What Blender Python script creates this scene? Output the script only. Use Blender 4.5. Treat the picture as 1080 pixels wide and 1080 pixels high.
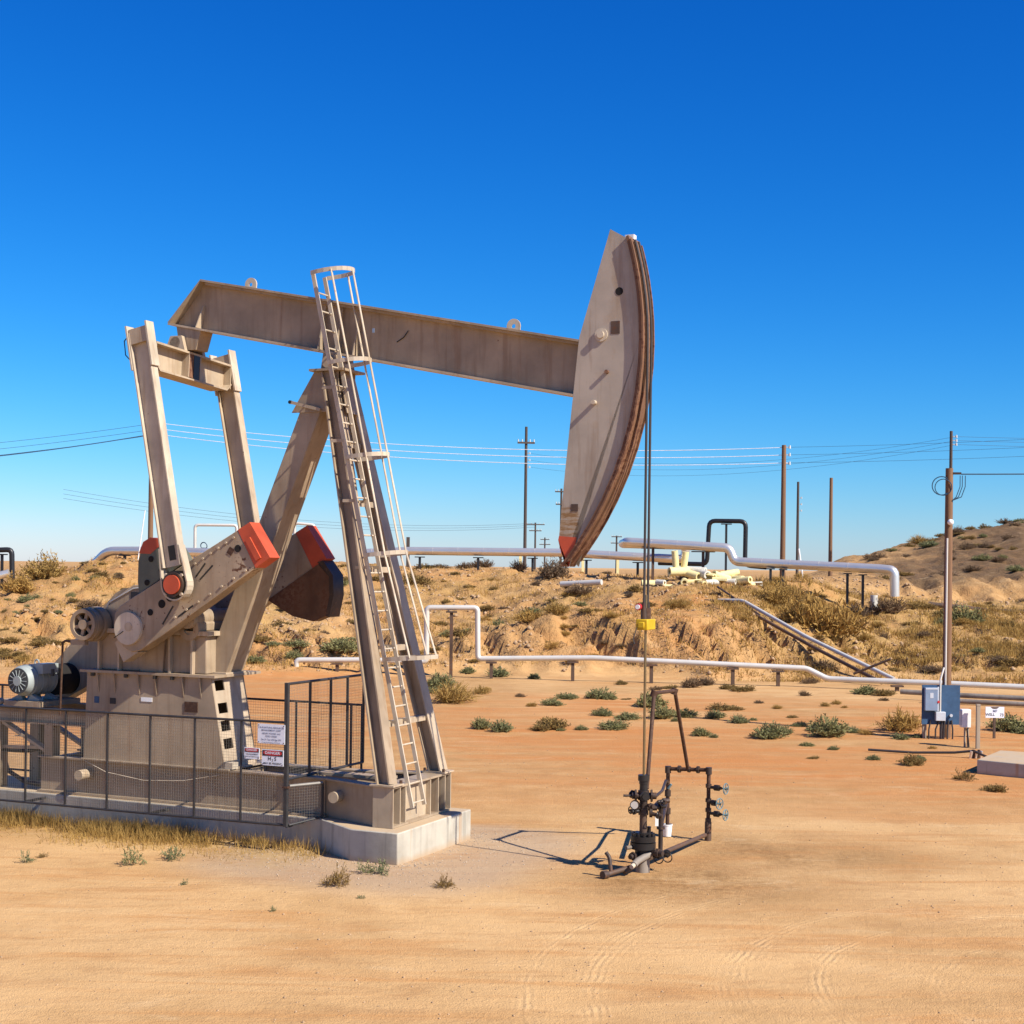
import bpy, bmesh, math, random
import numpy as np
from mathutils import Vector, Matrix, Quaternion

for _o in list(bpy.data.objects): bpy.data.objects.remove(_o, do_unlink=True)
scene = bpy.context.scene
COL = scene.collection
R = math.radians
random.seed(7)

# ---------------------------------------------------------------- camera
cam_d = bpy.data.cameras.new('camera'); cam = bpy.data.objects.new('camera', cam_d); COL.objects.link(cam)
cam_d.sensor_width = 36.0; cam_d.lens = 1580/1080*36.0; cam_d.shift_y = 57/1080
cam_d.clip_start = 0.1; cam_d.clip_end = 20000
cam.rotation_euler = (Matrix.Rotation(R(90), 3, 'X') @ Matrix.Rotation(R(0.7), 3, 'Z')).to_euler()
cam.location = (0, 0, 4.5)
scene.camera = cam

# ---------------------------------------------------------------- sky and sun
SUN = Vector((2.405, -1.728, 2.6)).normalized()
SUN_EL = math.asin(SUN.z); SUN_AZ = math.atan2(SUN.x, SUN.y)
world = bpy.data.worlds.new('World'); scene.world = world; world.use_nodes = True
nt = world.node_tree; nt.nodes.clear()
wout = nt.nodes.new('ShaderNodeOutputWorld'); wbg = nt.nodes.new('ShaderNodeBackground')
sky = nt.nodes.new('ShaderNodeTexSky'); sky.sky_type = 'NISHITA'; sky.sun_disc = False
sky.sun_elevation = SUN_EL; sky.sun_rotation = SUN_AZ
sky.altitude = 300; sky.air_density = 1.0; sky.dust_density = 0.2; sky.ozone_density = 5.0
hs = nt.nodes.new('ShaderNodeGamma'); hs.inputs['Gamma'].default_value = 1.25
gm = nt.nodes.new('ShaderNodeMix'); gm.data_type = 'RGBA'; gm.blend_type = 'MULTIPLY'; gm.inputs[0].default_value = 1.0; gm.inputs[7].default_value = (0.58, 0.87, 1.27, 1)
nt.links.new(sky.outputs[0], hs.inputs['Color']); nt.links.new(hs.outputs[0], gm.inputs[6])
sat = nt.nodes.new('ShaderNodeHueSaturation'); sat.inputs['Saturation'].default_value = 1.06
nt.links.new(gm.outputs[2], sat.inputs['Color']); # film-like blue: each channel of the whole sky through its own power curve
spl = nt.nodes.new('ShaderNodeSeparateColor'); cmb = nt.nodes.new('ShaderNodeCombineColor'); nt.links.new(sat.outputs[0], spl.inputs[0])
def _pw(sock, g, k):
    a = nt.nodes.new('ShaderNodeMath'); a.operation = 'POWER'; a.inputs[1].default_value = g; nt.links.new(sock, a.inputs[0])
    c = nt.nodes.new('ShaderNodeMath'); c.operation = 'MULTIPLY'; c.inputs[1].default_value = k; nt.links.new(a.outputs[0], c.inputs[0]); return c.outputs[0]
_r, _g, _b = _pw(spl.outputs[0], 1.62, 0.47), _pw(spl.outputs[1], 1.08, 0.87), _pw(spl.outputs[2], 0.8, 1.60)
_mn = nt.nodes.new('ShaderNodeMath'); _mn.operation = 'MINIMUM'; nt.links.new(_r, _mn.inputs[0]); nt.links.new(_g, _mn.inputs[1])
nt.links.new(_mn.outputs[0], cmb.inputs[0]); nt.links.new(_g, cmb.inputs[1]); nt.links.new(_b, cmb.inputs[2]); nt.links.new(cmb.outputs[0], wbg.inputs['Color']); nt.links.new(wbg.outputs[0], wout.inputs['Surface'])
wbg.inputs['Strength'].default_value = 0.0435
sun_d = bpy.data.lights.new('sun', 'SUN'); sun_d.energy = 4.6; sun_d.angle = R(0.53); sun_d.color = (1.0, 0.93, 0.82)
sun = bpy.data.objects.new('sun', sun_d); COL.objects.link(sun)
sun.rotation_euler = SUN.to_track_quat('Z', 'Y').to_euler(); sun.location = (20, -20, 30)
vs = scene.view_settings
vs.view_transform = 'Standard'; vs.look = 'None'; vs.gamma = 1.0; vs.use_curve_mapping = False
vs.exposure = 0.80
scene.render.engine = 'CYCLES'
scene.cycles.max_bounces = 5; scene.cycles.diffuse_bounces = 3; scene.cycles.glossy_bounces = 2; scene.cycles.transmission_bounces = 2
PROFILES = [
    (-0.594, [(52, 0), (72, 1.33), (80, 1.74), (90, 1.64), (200, 1.74), (600, 2.2), (3000, 0)]),
    (-0.3409, [(53, 0), (62, 1.77), (74, 3.02), (84, 2.92), (200, 3.02), (600, 2.2), (3000, 0)]),
    (-0.3029, [(52, 0), (62, 1.8), (77, 3.92), (87, 3.82), (200, 3.6), (600, 2.2), (3000, 0)]),
    (-0.265, [(54, 0), (66, 2.07), (82, 4.86), (92, 4.76), (200, 3.6), (600, 2.2), (3000, 0)]),
    (-0.2143, [(57, 0), (67, 1.65), (85, 4.71), (95, 4.61), (200, 3.6), (600, 2.2), (3000, 0)]),
    (-0.151, [(59, 0), (62, 0.66), (69, 1.84), (80, 3.19), (91, 4.62), (101, 4.52), (200, 3.6), (600, 2.2), (3000, 0)]),
    (-0.0878, [(61, 0), (63.5, 0.69), (73, 2.2), (89, 4.46), (99, 4.36), (200, 3.6), (600, 2.2), (3000, 0)]),
    (-0.0561, [(62, 0), (64, 0.69), (73, 2.0), (87, 4.22), (97, 4.12), (200, 3.6), (600, 2.2), (3000, 0)]),
    (-0.0118, [(62.5, 0), (63.5, 0.35), (65.5, 1.71), (73, 1.86), (86, 4.27), (96, 4.17), (200, 3.6), (600, 2.2), (3000, 0)]),
    (0.0388, [(62, 0), (63, 0.5), (66.5, 2.51), (73, 2.82), (84, 4.17), (94, 4.07), (200, 3.6), (600, 2.2), (3000, 0)]),
    (0.0768, [(61.5, 0), (62.5, 0.48), (64.5, 2.31), (72, 3.15), (82, 4.01), (92, 3.91), (200, 3.6), (600, 2.2), (3000, 0)]),
    (0.1148, [(60.5, 0), (61.5, 0.42), (63.5, 2.26), (71, 3.21), (78, 3.92), (88, 3.82), (200, 3.6), (600, 2.2), (3000, 0)]),
    (0.1527, [(60.5, 0), (61.5, 0.45), (63.5, 2.01), (70, 3.08), (78, 3.9), (88, 3.8), (200, 3.6), (600, 2.2), (3000, 0)]),
    (0.1907, [(60.5, 0), (62, 0.41), (64.5, 1.59), (72, 2.71), (80, 3.93), (90, 3.83), (200, 3.6), (600, 2.2), (3000, 0)]),
    (0.2287, [(60, 0), (63, 0.57), (71, 1.87), (80, 2.85), (90, 3.78), (110, 4.6), (130, 5.6), (150, 5.9), (260, 3.4), (600, 2.2), (3000, 0)]),
    (0.2667, [(60, 0), (63, 0.6), (71, 1.54), (80, 2.58), (89, 2.93), (92, 3.81), (138, 6.96), (158, 7.26), (260, 3.4), (600, 2.2), (3000, 0)]),
    (0.3046, [(60, 0), (63, 0.63), (71, 1.39), (81, 2.49), (90, 2.9), (94, 4.14), (138, 8.16), (158, 8.46), (260, 3.4), (600, 2.2), (3000, 0)]),
    (0.3426, [(60, 0), (63, 0.66), (71, 1.25), (81, 2.33), (90, 2.83), (94, 4.3), (140, 9.34), (160, 9.64), (260, 3.4), (600, 2.2), (3000, 0)]),
    (0.6084, [(60, 0), (66, 1.11), (81, 2.59), (94, 6.21), (140, 14.13), (160, 14.43), (260, 3.4), (600, 2.2), (3000, 0)]),
]
# ---------------------------------------------------------------- terrain
def _hash2(ix, iy, seed):
    h = (ix.astype(np.int64)*374761393 + iy.astype(np.int64)*668265263 + seed*982451653) & 0xffffffff
    h = ((h ^ (h >> 13))*1274126177) & 0xffffffff
    return ((h ^ (h >> 16)) & 0xffff)/65535.0
def vnoise(x, y, seed=0):
    x = np.asarray(x, float); y = np.asarray(y, float)
    ix = np.floor(x); iy = np.floor(y); fx = x-ix; fy = y-iy
    fx = fx*fx*(3-2*fx); fy = fy*fy*(3-2*fy)
    a = _hash2(ix, iy, seed); b = _hash2(ix+1, iy, seed); c = _hash2(ix, iy+1, seed); d = _hash2(ix+1, iy+1, seed)
    return (a*(1-fx)+b*fx)*(1-fy) + (c*(1-fx)+d*fx)*fy
def fbm(x, y, seed=0, octaves=4):
    s = 0.0; a = 0.5
    for k in range(octaves):
        s = s + a*(vnoise(x, y, seed+k*17)-0.5)*2; x = x*2.03+5.1; y = y*2.03+1.7; a *= 0.5
    return s
def sstep(a, b, x):
    t = np.clip((x-a)/(b-a), 0, 1); return t*t*(3-2*t)
def _base(X, Y):
    az = np.array([p[0] for p in PROFILES])
    A = np.clip(X/np.maximum(Y, 20.0), az[0], az[-1]-1e-6)
    idx = np.clip(np.searchsorted(az, A, side='right')-1, 0, len(az)-2)
    t = (A-az[idx])/(az[idx+1]-az[idx]); t = t*t*(3-2*t)
    Z = np.zeros((len(az),)+X.shape)
    for i, (a, L) in enumerate(PROFILES):
        Z[i] = np.interp(Y, [0, L[0][0]]+[q[0] for q in L[1:]], [0, 0]+[q[1] for q in L[1:]])
    z0 = np.take_along_axis(Z, idx[None], 0)[0]; z1 = np.take_along_axis(Z, (idx+1)[None], 0)[0]
    return z0*(1-t)+z1*t
def height(X, Y):
    X = np.atleast_1d(np.asarray(X, float)); Y = np.atleast_1d(np.asarray(Y, float))
    # scalloped, gullied bank: the profile is pushed to and fro along Y
    win = sstep(52, 60, Y)*(1-sstep(74, 90, Y))
    warp = win*(1.3*fbm(X*0.35, Y*0.10, 3, 4) + 0.7*np.abs(fbm(X*0.9, Y*0.15, 9, 3)))
    z = _base(X, Y+warp)
    k = sstep(0.05, 0.8, z)*(1-sstep(150, 220, Y))
    hl = sstep(0.20, 0.26, X/np.maximum(Y, 20))*sstep(92, 98, Y)*(1-sstep(150, 200, Y)); z = z + hl*(0.5*fbm(X*0.22, Y*0.15, 91, 4) - 0.35*np.abs(fbm(X*0.5, Y*0.12, 95, 3)))
    z = z + k*(0.22*fbm(X*0.30, Y*0.30, 21, 4) + 0.26*(0.35-np.abs(fbm(X*0.8, Y*0.8, 31, 3))*1.6) + 0.10*fbm(X*2.4, Y*2.4, 37, 2))
    steep = sstep(0.3, 0.9, z)*(1-sstep(1.9, 2.6, z))*sstep(58, 62, Y)*(1-sstep(66, 70, Y))
    rdg = 1-np.abs(fbm(X*0.75+0.4*Y, Y*0.22, 61, 3))*2.2
    z = z + steep*(0.45*fbm(X*1.5, Y*0.9, 41, 3) - 0.85*sstep(0.62, 1.0, rdg)*sstep(-0.2, 0.3, fbm(X*0.11, Y*0.05, 71, 2)+0.25))
    cut = sstep(0.24, 0.27, X/np.maximum(Y, 20))*sstep(88.5, 90, Y)*(1-sstep(93.5, 96, Y)); z = z + cut*(0.5*fbm(X*0.9, Y*0.7, 131, 3) - 0.6*np.maximum(0, 1-3*np.abs(fbm(X*0.5, Y*0.1, 137, 3))))
    rill = sstep(0.6, 1.6, z)*sstep(60, 63, Y)*(1-sstep(86, 92, Y)); z = z - rill*0.22*np.maximum(0, 1-3.2*np.abs(fbm(X*0.9+0.25*Y, Y*0.16, 111, 3)))
    flat = (1-k)*(1-sstep(100, 200, Y))
    z = z + flat*(0.018*fbm(X*0.5, Y*0.9, 51, 3)-0.012)
    return z
def hz(x, y): return float(height(x, y)[0])
# ---------------------------------------------------------------- helpers
class MB:
    def __init__(s): s.v = []; s.f = []
    def add(s, vs_, fs):
        n = len(s.v); s.v += [tuple(p) for p in vs_]; s.f += [tuple(i+n for i in f) for f in fs]; return s
    def box(s, x0, x1, y0, y1, z0, z1):
        v = [(x, y, z) for x in (x0, x1) for y in (y0, y1) for z in (z0, z1)]
        return s.add(v, [(0,1,3,2), (4,6,7,5), (0,4,5,1), (2,3,7,6), (0,2,6,4), (1,5,7,3)])
    def bar(s, p0, p1, w, h, up=(0,0,1)):
        p0 = Vector(p0); p1 = Vector(p1); d = (p1-p0).normalized(); up = Vector(up)
        side = d.cross(up)
        if side.length < 1e-4: side = d.cross(Vector((1,0,0)))
        side.normalize(); u = side.cross(d).normalized()
        v = [p + side*(a*w/2) + u*(b*h/2) for p in (p0, p1) for a in (-1, 1) for b in (-1, 1)]
        return s.add(v, [(0,1,3,2), (4,6,7,5), (0,4,5,1), (2,3,7,6), (0,2,6,4), (1,5,7,3)])
    def hbeam(s, p0, p1, depth_dir, depth, fw, tf, tw):
        # H section: flanges at +-depth/2 along depth_dir, fw wide across
        p0 = Vector(p0); p1 = Vector(p1); d = (p1-p0).normalized(); dd = Vector(depth_dir)
        dd = (dd - d*dd.dot(d)).normalized()
        for q in (-1, 1):
            off = dd*(q*(depth-tf)/2); s.bar(p0+off, p1+off, fw, tf, dd)
        s.bar(p0, p1, tw, depth-2*tf-0.002, dd); return s
    def prism(s, poly, vec):
        n = len(poly); vec = Vector(vec)
        v = [Vector(p) for p in poly] + [Vector(p)+vec for p in poly]
        f = [tuple(range(n)), tuple(range(2*n-1, n-1, -1))] + [(i, (i+1) % n, n+(i+1) % n, n+i) for i in range(n)]
        return s.add(v, f)
    def uz(s, poly, v0, v1): return s.prism([(p[0], v0, p[1]) for p in poly], (0, v1-v0, 0))
    def cyl(s, p0, p1, r, r1=None, n=16, cap=True):
        p0 = Vector(p0); p1 = Vector(p1); d = (p1-p0).normalized(); r1 = r if r1 is None else r1
        a = d.orthogonal().normalized(); b = d.cross(a)
        v = []
        for p, q in ((p0, r), (p1, r1)):
            for k in range(n):
                t = 2*math.pi*k/n; v.append(p + a*(q*math.cos(t)) + b*(q*math.sin(t)))
        f = [(k, (k+1) % n, n+(k+1) % n, n+k) for k in range(n)]
        if cap: f += [tuple(range(n-1, -1, -1)), tuple(range(n, 2*n))]
        return s.add(v, f)
    def tubering(s, p0, p1, ro, ri, n=20):
        p0 = Vector(p0); p1 = Vector(p1); d = (p1-p0).normalized(); a = d.orthogonal().normalized(); b = d.cross(a); v = []
        for p, q in ((p0, ro), (p1, ro), (p1, ri), (p0, ri)):
            for k in range(n):
                t = 2*math.pi*k/n; v.append(p + a*(q*math.cos(t)) + b*(q*math.sin(t)))
        f = []
        for j in range(4):
            m = (j+1) % 4
            f += [(j*n+k, j*n+(k+1) % n, m*n+(k+1) % n, m*n+k) for k in range(n)]
        return s.add(v, f)
    def torus(s, c, axis, R_, r, n=20, m=6):
        c = Vector(c); ax = Vector(axis).normalized(); a = ax.orthogonal().normalized(); b = ax.cross(a); v = []
        for k in range(n):
            t = 2*math.pi*k/n; d = a*math.cos(t)+b*math.sin(t)
            for j in range(m):
                q = 2*math.pi*j/m; v.append(c + d*(R_+r*math.cos(q)) + ax*(r*math.sin(q)))
        return s.add(v, [(k*m+j, ((k+1) % n)*m+j, ((k+1) % n)*m+(j+1) % m, k*m+(j+1) % m) for k in range(n) for j in range(m)])
    def tube(s, path, r, n=10, cap=True, radii=None):
        P = [Vector(p) for p in path]; T = []
        for i in range(len(P)):
            if i == 0: t = P[1]-P[0]
            elif i == len(P)-1: t = P[-1]-P[-2]
            else: t = (P[i+1]-P[i]).normalized() + (P[i]-P[i-1]).normalized()
            T.append(t.normalized())
        a = T[0].orthogonal().normalized(); v = []
        for i, p in enumerate(P):
            a = (a - T[i]*a.dot(T[i])).normalized(); b = T[i].cross(a)
            sc = 1.0
            if 0 < i < len(P)-1:
                c = (P[i+1]-P[i]).normalized().dot(T[i]); sc = 1/max(c, 0.6)
            rr = radii[i] if radii else r
            for k in range(n):
                t = 2*math.pi*k/n; v.append(p + (a*math.cos(t)+b*math.sin(t))*rr*(sc if sc < 1.3 else 1.3))
        f = [(i*n+k, i*n+(k+1) % n, (i+1)*n+(k+1) % n, (i+1)*n+k) for i in range(len(P)-1) for k in range(n)]
        if cap: f += [tuple(range(n-1, -1, -1)), tuple(range((len(P)-1)*n, len(P)*n))]
        return s.add(v, f)
    def mesh(s, name):
        me = bpy.data.meshes.new(name); me.from_pydata([tuple(p) for p in s.v], [], s.f)
        bm = bmesh.new(); bm.from_mesh(me); bmesh.ops.recalc_face_normals(bm, faces=bm.faces); bm.to_mesh(me); bm.free()
        return me
    def build(s, name, m, parent=None, smooth=True, bevel=0):
        me = s.mesh(name)
        if smooth:
            me.polygons.foreach_set('use_smooth', [True]*len(me.polygons)); me.set_sharp_from_angle(angle=R(38))
        o = bpy.data.objects.new(name, me); COL.objects.link(o)
        if m: me.materials.append(m)
        if parent: o.parent = parent
        if bevel:
            md = o.modifiers.new('bevel', 'BEVEL'); md.width = bevel; md.segments = 2; md.limit_method = 'ANGLE'; md.angle_limit = R(40)
        return o
def round_path(pts, rad, steps=4):
    P = [Vector(p) for p in pts]; out = [P[0]]
    for i in range(1, len(P)-1):
        a = P[i-1]-P[i]; b = P[i+1]-P[i]; r = min(rad, a.length*0.45, b.length*0.45)
        p0 = P[i]+a.normalized()*r; p1 = P[i]+b.normalized()*r
        for k in range(steps+1):
            t = k/steps; out.append(p0*(1-t)**2 + P[i]*(2*t*(1-t)) + p1*t*t)
    return out+[P[-1]]
def tag(o, label=None, cat=None, group=None, kind=None):
    if label: o['label'] = label
    if cat: o['category'] = cat
    if group: o['group'] = group
    if kind: o['kind'] = kind
    return o
def empty(name, loc, rz=0):
    o = bpy.data.objects.new(name, None); COL.objects.link(o); o.location = loc; o.rotation_euler = (0, 0, rz); o.empty_display_size = 0.3
    return o
def copy_tree(o, parent=None):
    c = o.copy(); COL.objects.link(c); c.parent = parent
    for ch in o.children: copy_tree(ch, c)
    return c
def sag(a, b, drop, n=14):
    a = Vector(a); b = Vector(b)
    return [a.lerp(b, k/n) - Vector((0, 0, drop*4*(k/n)*(1-k/n))) for k in range(n+1)]
def text_mesh(body, size, name, m, parent, loc, rot=(R(90), 0, 0), squeeze=1.0):
    c = bpy.data.curves.new(name, 'FONT'); c.body = body; c.size = size; c.align_x = 'CENTER'; c.align_y = 'CENTER'; c.resolution_u = 3
    c.offset = size*0.015
    t = bpy.data.objects.new('tmp_text', c); COL.objects.link(t)
    dg = bpy.context.evaluated_depsgraph_get(); me = bpy.data.meshes.new_from_object(t.evaluated_get(dg))
    bpy.data.objects.remove(t, do_unlink=True)
    me.name = name; me.materials.clear(); me.materials.append(m)
    o = bpy.data.objects.new(name, me); COL.objects.link(o); o.parent = parent; o.location = loc; o.rotation_euler = rot; o.scale = (squeeze, 1, 1)
    return o

# ---------------------------------------------------------------- materials
def new_mat(name):
    m = bpy.data.materials.new(name); m.use_nodes = True; t = m.node_tree
    b = t.nodes['Principled BSDF']; return m, t, b
def N(t, kind, **kw):
    n = t.nodes.new(kind)
    for k, v in kw.items():
        if k in n.inputs: n.inputs[k].default_value = v
        else: setattr(n, k, v)
    return n
def ramp(t, fac, stops):
    r = t.nodes.new('ShaderNodeValToRGB'); e = r.color_ramp.elements
    while len(e) > 2: e.remove(e[-1])
    for i, (p, c) in enumerate(stops):
        x = e[i] if i < 2 else e.new(p)
        x.position = p; x.color = c if len(c) == 4 else (*c, 1)
    t.links.new(fac, r.inputs[0]); return r.outputs[0]
def mixc(t, fac, a, b, blend='MIX'):
    n = t.nodes.new('ShaderNodeMix'); n.data_type = 'RGBA'; n.blend_type = blend
    for sock, val in ((n.inputs[0], fac), (n.inputs[6], a), (n.inputs[7], b)):
        if hasattr(val, 'is_linked'): t.links.new(val, sock)
        elif isinstance(val, (int, float)): sock.default_value = val
        else: sock.default_value = (*val, 1) if len(val) == 3 else val
    return n.outputs[2]
def mth(t, op, a, b=None, clamp=False):
    n = t.nodes.new('ShaderNodeMath'); n.operation = op; n.use_clamp = clamp
    for i, val in enumerate((a, b)):
        if val is None: continue
        if hasattr(val, 'is_linked'): t.links.new(val, n.inputs[i])
        else: n.inputs[i].default_value = val
    return n.outputs[0]
def noise(t, vec, scale, detail=4, rough=0.55, dist=0.0):
    n = N(t, 'ShaderNodeTexNoise', Scale=scale, Detail=detail, Roughness=rough, Distortion=dist)
    t.links.new(vec, n.inputs['Vector']); return n.outputs[0]
def mapped(t, vec, scale=(1,1,1), rot=(0,0,0), loc=(0,0,0)):
    n = t.nodes.new('ShaderNodeMapping'); n.inputs['Scale'].default_value = scale; n.inputs['Rotation'].default_value = rot; n.inputs['Location'].default_value = loc
    t.links.new(vec, n.inputs[0]); return n.outputs[0]
def objco(t): return t.nodes.new('ShaderNodeTexCoord').outputs['Object']
def geopos(t): return t.nodes.new('ShaderNodeNewGeometry').outputs['Position']
def bumped(t, b, h, strength, dist):
    n = t.nodes.new('ShaderNodeBump'); n.inputs['Strength'].default_value = strength; n.inputs['Distance'].default_value = dist
    t.links.new(h, n.inputs['Height']); t.links.new(n.outputs[0], b.inputs['Normal'])

RUST = (0.115, 0.048, 0.022)
def painted(name, base, rough=0.5, rust=0.62, dirt=0.25, metal=0.0, rustcol=RUST, streak=True):
    m, t, b = new_mat(name); co = geopos(t)
    n1 = noise(t, co, 1.3, 5, 0.6); n2 = noise(t, co, 14, 5, 0.65); n3 = noise(t, mapped(t, co, (9, 9, 0.7)), 1.0, 4, 0.6)
    dark = tuple(c*(1-dirt) for c in base); lite = tuple(min(1, c*(1+dirt*0.5)) for c in base)
    c = mixc(t, ramp(t, n1, [(0.35, (0,0,0)), (0.68, (1,1,1))]), dark, lite)
    if streak: c = mixc(t, mth(t, 'MULTIPLY', ramp(t, n3, [(0.52, (0,0,0)), (0.70, (1,1,1))]), 0.5), c, tuple(x*y for x, y in zip(base, (0.58, 0.46, 0.36))))
    if streak: c = mixc(t, mth(t, 'MULTIPLY', ramp(t, noise(t, mapped(t, co, (5, 5, 0.5), loc=(7, 3, 1)), 1.0, 4, 0.6), [(0.61, (0,0,0)), (0.70, (1,1,1))]), 0.35), c, (0.22, 0.115, 0.055))
    mask = ramp(t, mth(t, 'ADD', mth(t, 'MULTIPLY', n2, 0.6), mth(t, 'MULTIPLY', n1, 0.4)), [(rust, (0,0,0)), (rust+0.035, (1,1,1))])
    c = mixc(t, mask, c, rustcol)
    t.links.new(c, b.inputs['Base Color'])
    rr = mth(t, 'ADD', mth(t, 'MULTIPLY', n2, 0.25), rough-0.12); t.links.new(rr, b.inputs['Roughness'])
    b.inputs['Metallic'].default_value = metal; b.inputs['Specular IOR Level'].default_value = 0.35
    bumped(t, b, n2, 0.15, 0.004)
    return m
def plain(name, base, rough=0.6, metal=0.0, var=0.2, scale=6.0, bump=0.0, spec=0.4):
    m, t, b = new_mat(name); co = geopos(t); n1 = noise(t, co, scale, 5, 0.6)
    c = mixc(t, ramp(t, n1, [(0.3, (0,0,0)), (0.7, (1,1,1))]), tuple(x*(1-var) for x in base), tuple(min(1, x*(1+var*0.6)) for x in base))
    t.links.new(c, b.inputs['Base Color']); b.inputs['Roughness'].default_value = rough; b.inputs['Metallic'].default_value = metal
    b.inputs['Specular IOR Level'].default_value = spec
    if bump: bumped(t, b, n1, bump, 0.01)
    return m
M = {}
M['tan'] = painted('tan_paint', (0.35, 0.265, 0.178), rust=0.645)
M['tan_pale'] = painted('pale_tan_paint', (0.44, 0.345, 0.238), rust=0.655)
M['tan_worn'] = painted('worn_tan_paint', (0.35, 0.262, 0.175), rust=0.59, dirt=0.3)
M['cream'] = painted('cream_ladder_paint', (0.53, 0.445, 0.335), rust=0.63)
M['red'] = painted('orange_red_paint', (0.52, 0.085, 0.035), rust=0.68, dirt=0.3, streak=False)
M['green'] = painted('grey_green_paint', (0.125, 0.138, 0.105), rust=0.63, dirt=0.3)
M['rust'] = painted('rusted_iron', (0.115, 0.06, 0.035), rough=0.75, rust=0.45, dirt=0.5, rustcol=(0.06, 0.028, 0.016))
M['rust_track'] = painted('rusty_brown_track', (0.225, 0.115, 0.062), rough=0.7, rust=0.5, dirt=0.35, rustcol=(0.12, 0.05, 0.026))
M['dark_weight'] = painted('dark_rusty_weight', (0.17, 0.085, 0.045), rough=0.7, rust=0.5, dirt=0.5)
M['black'] = plain('black_steel', (0.022, 0.022, 0.024), 0.5)
M['hole'] = plain('hole_shade_black', (0.012, 0.010, 0.009), 0.9)  # near-black: paints in the shade of holes, also colours slots and dark parts
M['grease'] = plain('black_grease', (0.02, 0.016, 0.012), 0.35)
M['fence'] = plain('dark_fence_steel', (0.035, 0.033, 0.034), 0.5, var=0.35)
M['mesh'] = plain('galvanised_wire', (0.23, 0.21, 0.185), 0.5, 0.3)
M['motor'] = painted('blue_grey_motor_paint', (0.30, 0.335, 0.325), rust=0.69, dirt=0.2)
M['motor_dark'] = plain('dark_motor_grille', (0.05, 0.055, 0.055), 0.6)
M['silver'] = plain('aluminium_cladding', (0.80, 0.75, 0.66), 0.33, 0.7, var=0.06, scale=1.5)
M['silver_dull'] = plain('dull_aluminium_cladding', (0.62, 0.585, 0.52), 0.5, 0.25, var=0.08, scale=2)
M['blackpipe'] = plain('black_pipe', (0.018, 0.017, 0.018), 0.4)
M['pipebrown'] = painted('brown_pipe', (0.10, 0.062, 0.042), rough=0.6, rust=0.55, dirt=0.4)
M['greypipe'] = painted('weathered_grey_pipe', (0.26, 0.22, 0.18), rough=0.6, rust=0.6, dirt=0.35)
M['iron'] = painted('oily_iron', (0.055, 0.036, 0.028), rough=0.5, rust=0.55, dirt=0.5, rustcol=(0.10, 0.05, 0.028))
M['iron_black'] = painted('oily_black_iron', (0.022, 0.019, 0.018), rough=0.4, rust=0.64, dirt=0.4)
M['rod'] = plain('polished_rod_steel', (0.26, 0.19, 0.10), 0.35, 0.7)
M['cable'] = plain('dark_cable', (0.045, 0.038, 0.036), 0.55)
M['yellow'] = painted('yellow_paint', (0.62, 0.40, 0.015), rust=0.68, streak=False)
M['white'] = plain('white_paint', (0.78, 0.77, 0.74), 0.5, var=0.1)
M['signwhite'] = plain('white_sign_face', (0.70, 0.72, 0.78), 0.45, var=0.07, scale=20)
M['signred'] = plain('red_sign_ink', (0.50, 0.03, 0.035), 0.45, var=0.08)
M['signblack'] = plain('black_sign_ink', (0.015, 0.015, 0.02), 0.45, var=0.05)
M['signblue'] = plain('faded_blue_ink', (0.10, 0.12, 0.22), 0.5, var=0.2)
M['blueboard'] = plain('blue_painted_board', (0.035, 0.085, 0.165), 0.55, var=0.2)
M['bluegrey'] = plain('blue_grey_box_paint', (0.20, 0.26, 0.36), 0.45, var=0.12)
M['greybox'] = plain('light_grey_box_paint', (0.50, 0.53, 0.57), 0.45, var=0.08)
M['handle_blue'] = plain('pale_blue_handwheel', (0.12, 0.20, 0.22), 0.5, var=0.4)
M['wirelight'] = plain('sunlit_aluminium_wire', (0.85, 0.86, 0.88), 0.35, 0.2)  # sun reflecting off the aluminium wires, put into a pale base colour
M['wiredark'] = plain('dark_wire', (0.05, 0.07, 0.10), 0.6)
M['bluewire'] = plain('blue_black_cable', (0.02, 0.06, 0.11), 0.5)
M['glass'] = plain('insulator_glass', (0.55, 0.56, 0.55), 0.3, var=0.2)
M['foam'] = plain('yellow_foam_insulation', (0.74, 0.62, 0.30), 0.8, var=0.12, scale=8)
M['foam_dark'] = plain('brown_foam_inside', (0.22, 0.13, 0.03), 0.8)
M['foil'] = plain('torn_pale_jacket', (0.62, 0.58, 0.48), 0.6, var=0.25, scale=9)
def wood_mat(name, a, b_):
    m, t, b = new_mat(name); co = geopos(t); n1 = noise(t, mapped(t, co, (14, 14, 0.6)), 1.0, 5, 0.65); n2 = noise(t, co, 0.8, 3)
    c = mixc(t, ramp(t, n1, [(0.3, (0,0,0)), (0.7, (1,1,1))]), a, b_); c = mixc(t, mth(t, 'MULTIPLY', n2, 0.4), c, tuple(x*0.6 for x in a))
    t.links.new(c, b.inputs['Base Color']); b.inputs['Roughness'].default_value = 0.85; bumped(t, b, n1, 0.3, 0.01); return m
M['wood'] = wood_mat('brown_pole_wood', (0.15, 0.075, 0.038), (0.25, 0.135, 0.065))
M['wood_dark'] = wood_mat('dark_pole_wood', (0.055, 0.04, 0.033), (0.10, 0.07, 0.055))
M['wood_grey'] = wood_mat('bleached_wood', (0.30, 0.24, 0.17), (0.42, 0.34, 0.25))
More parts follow.
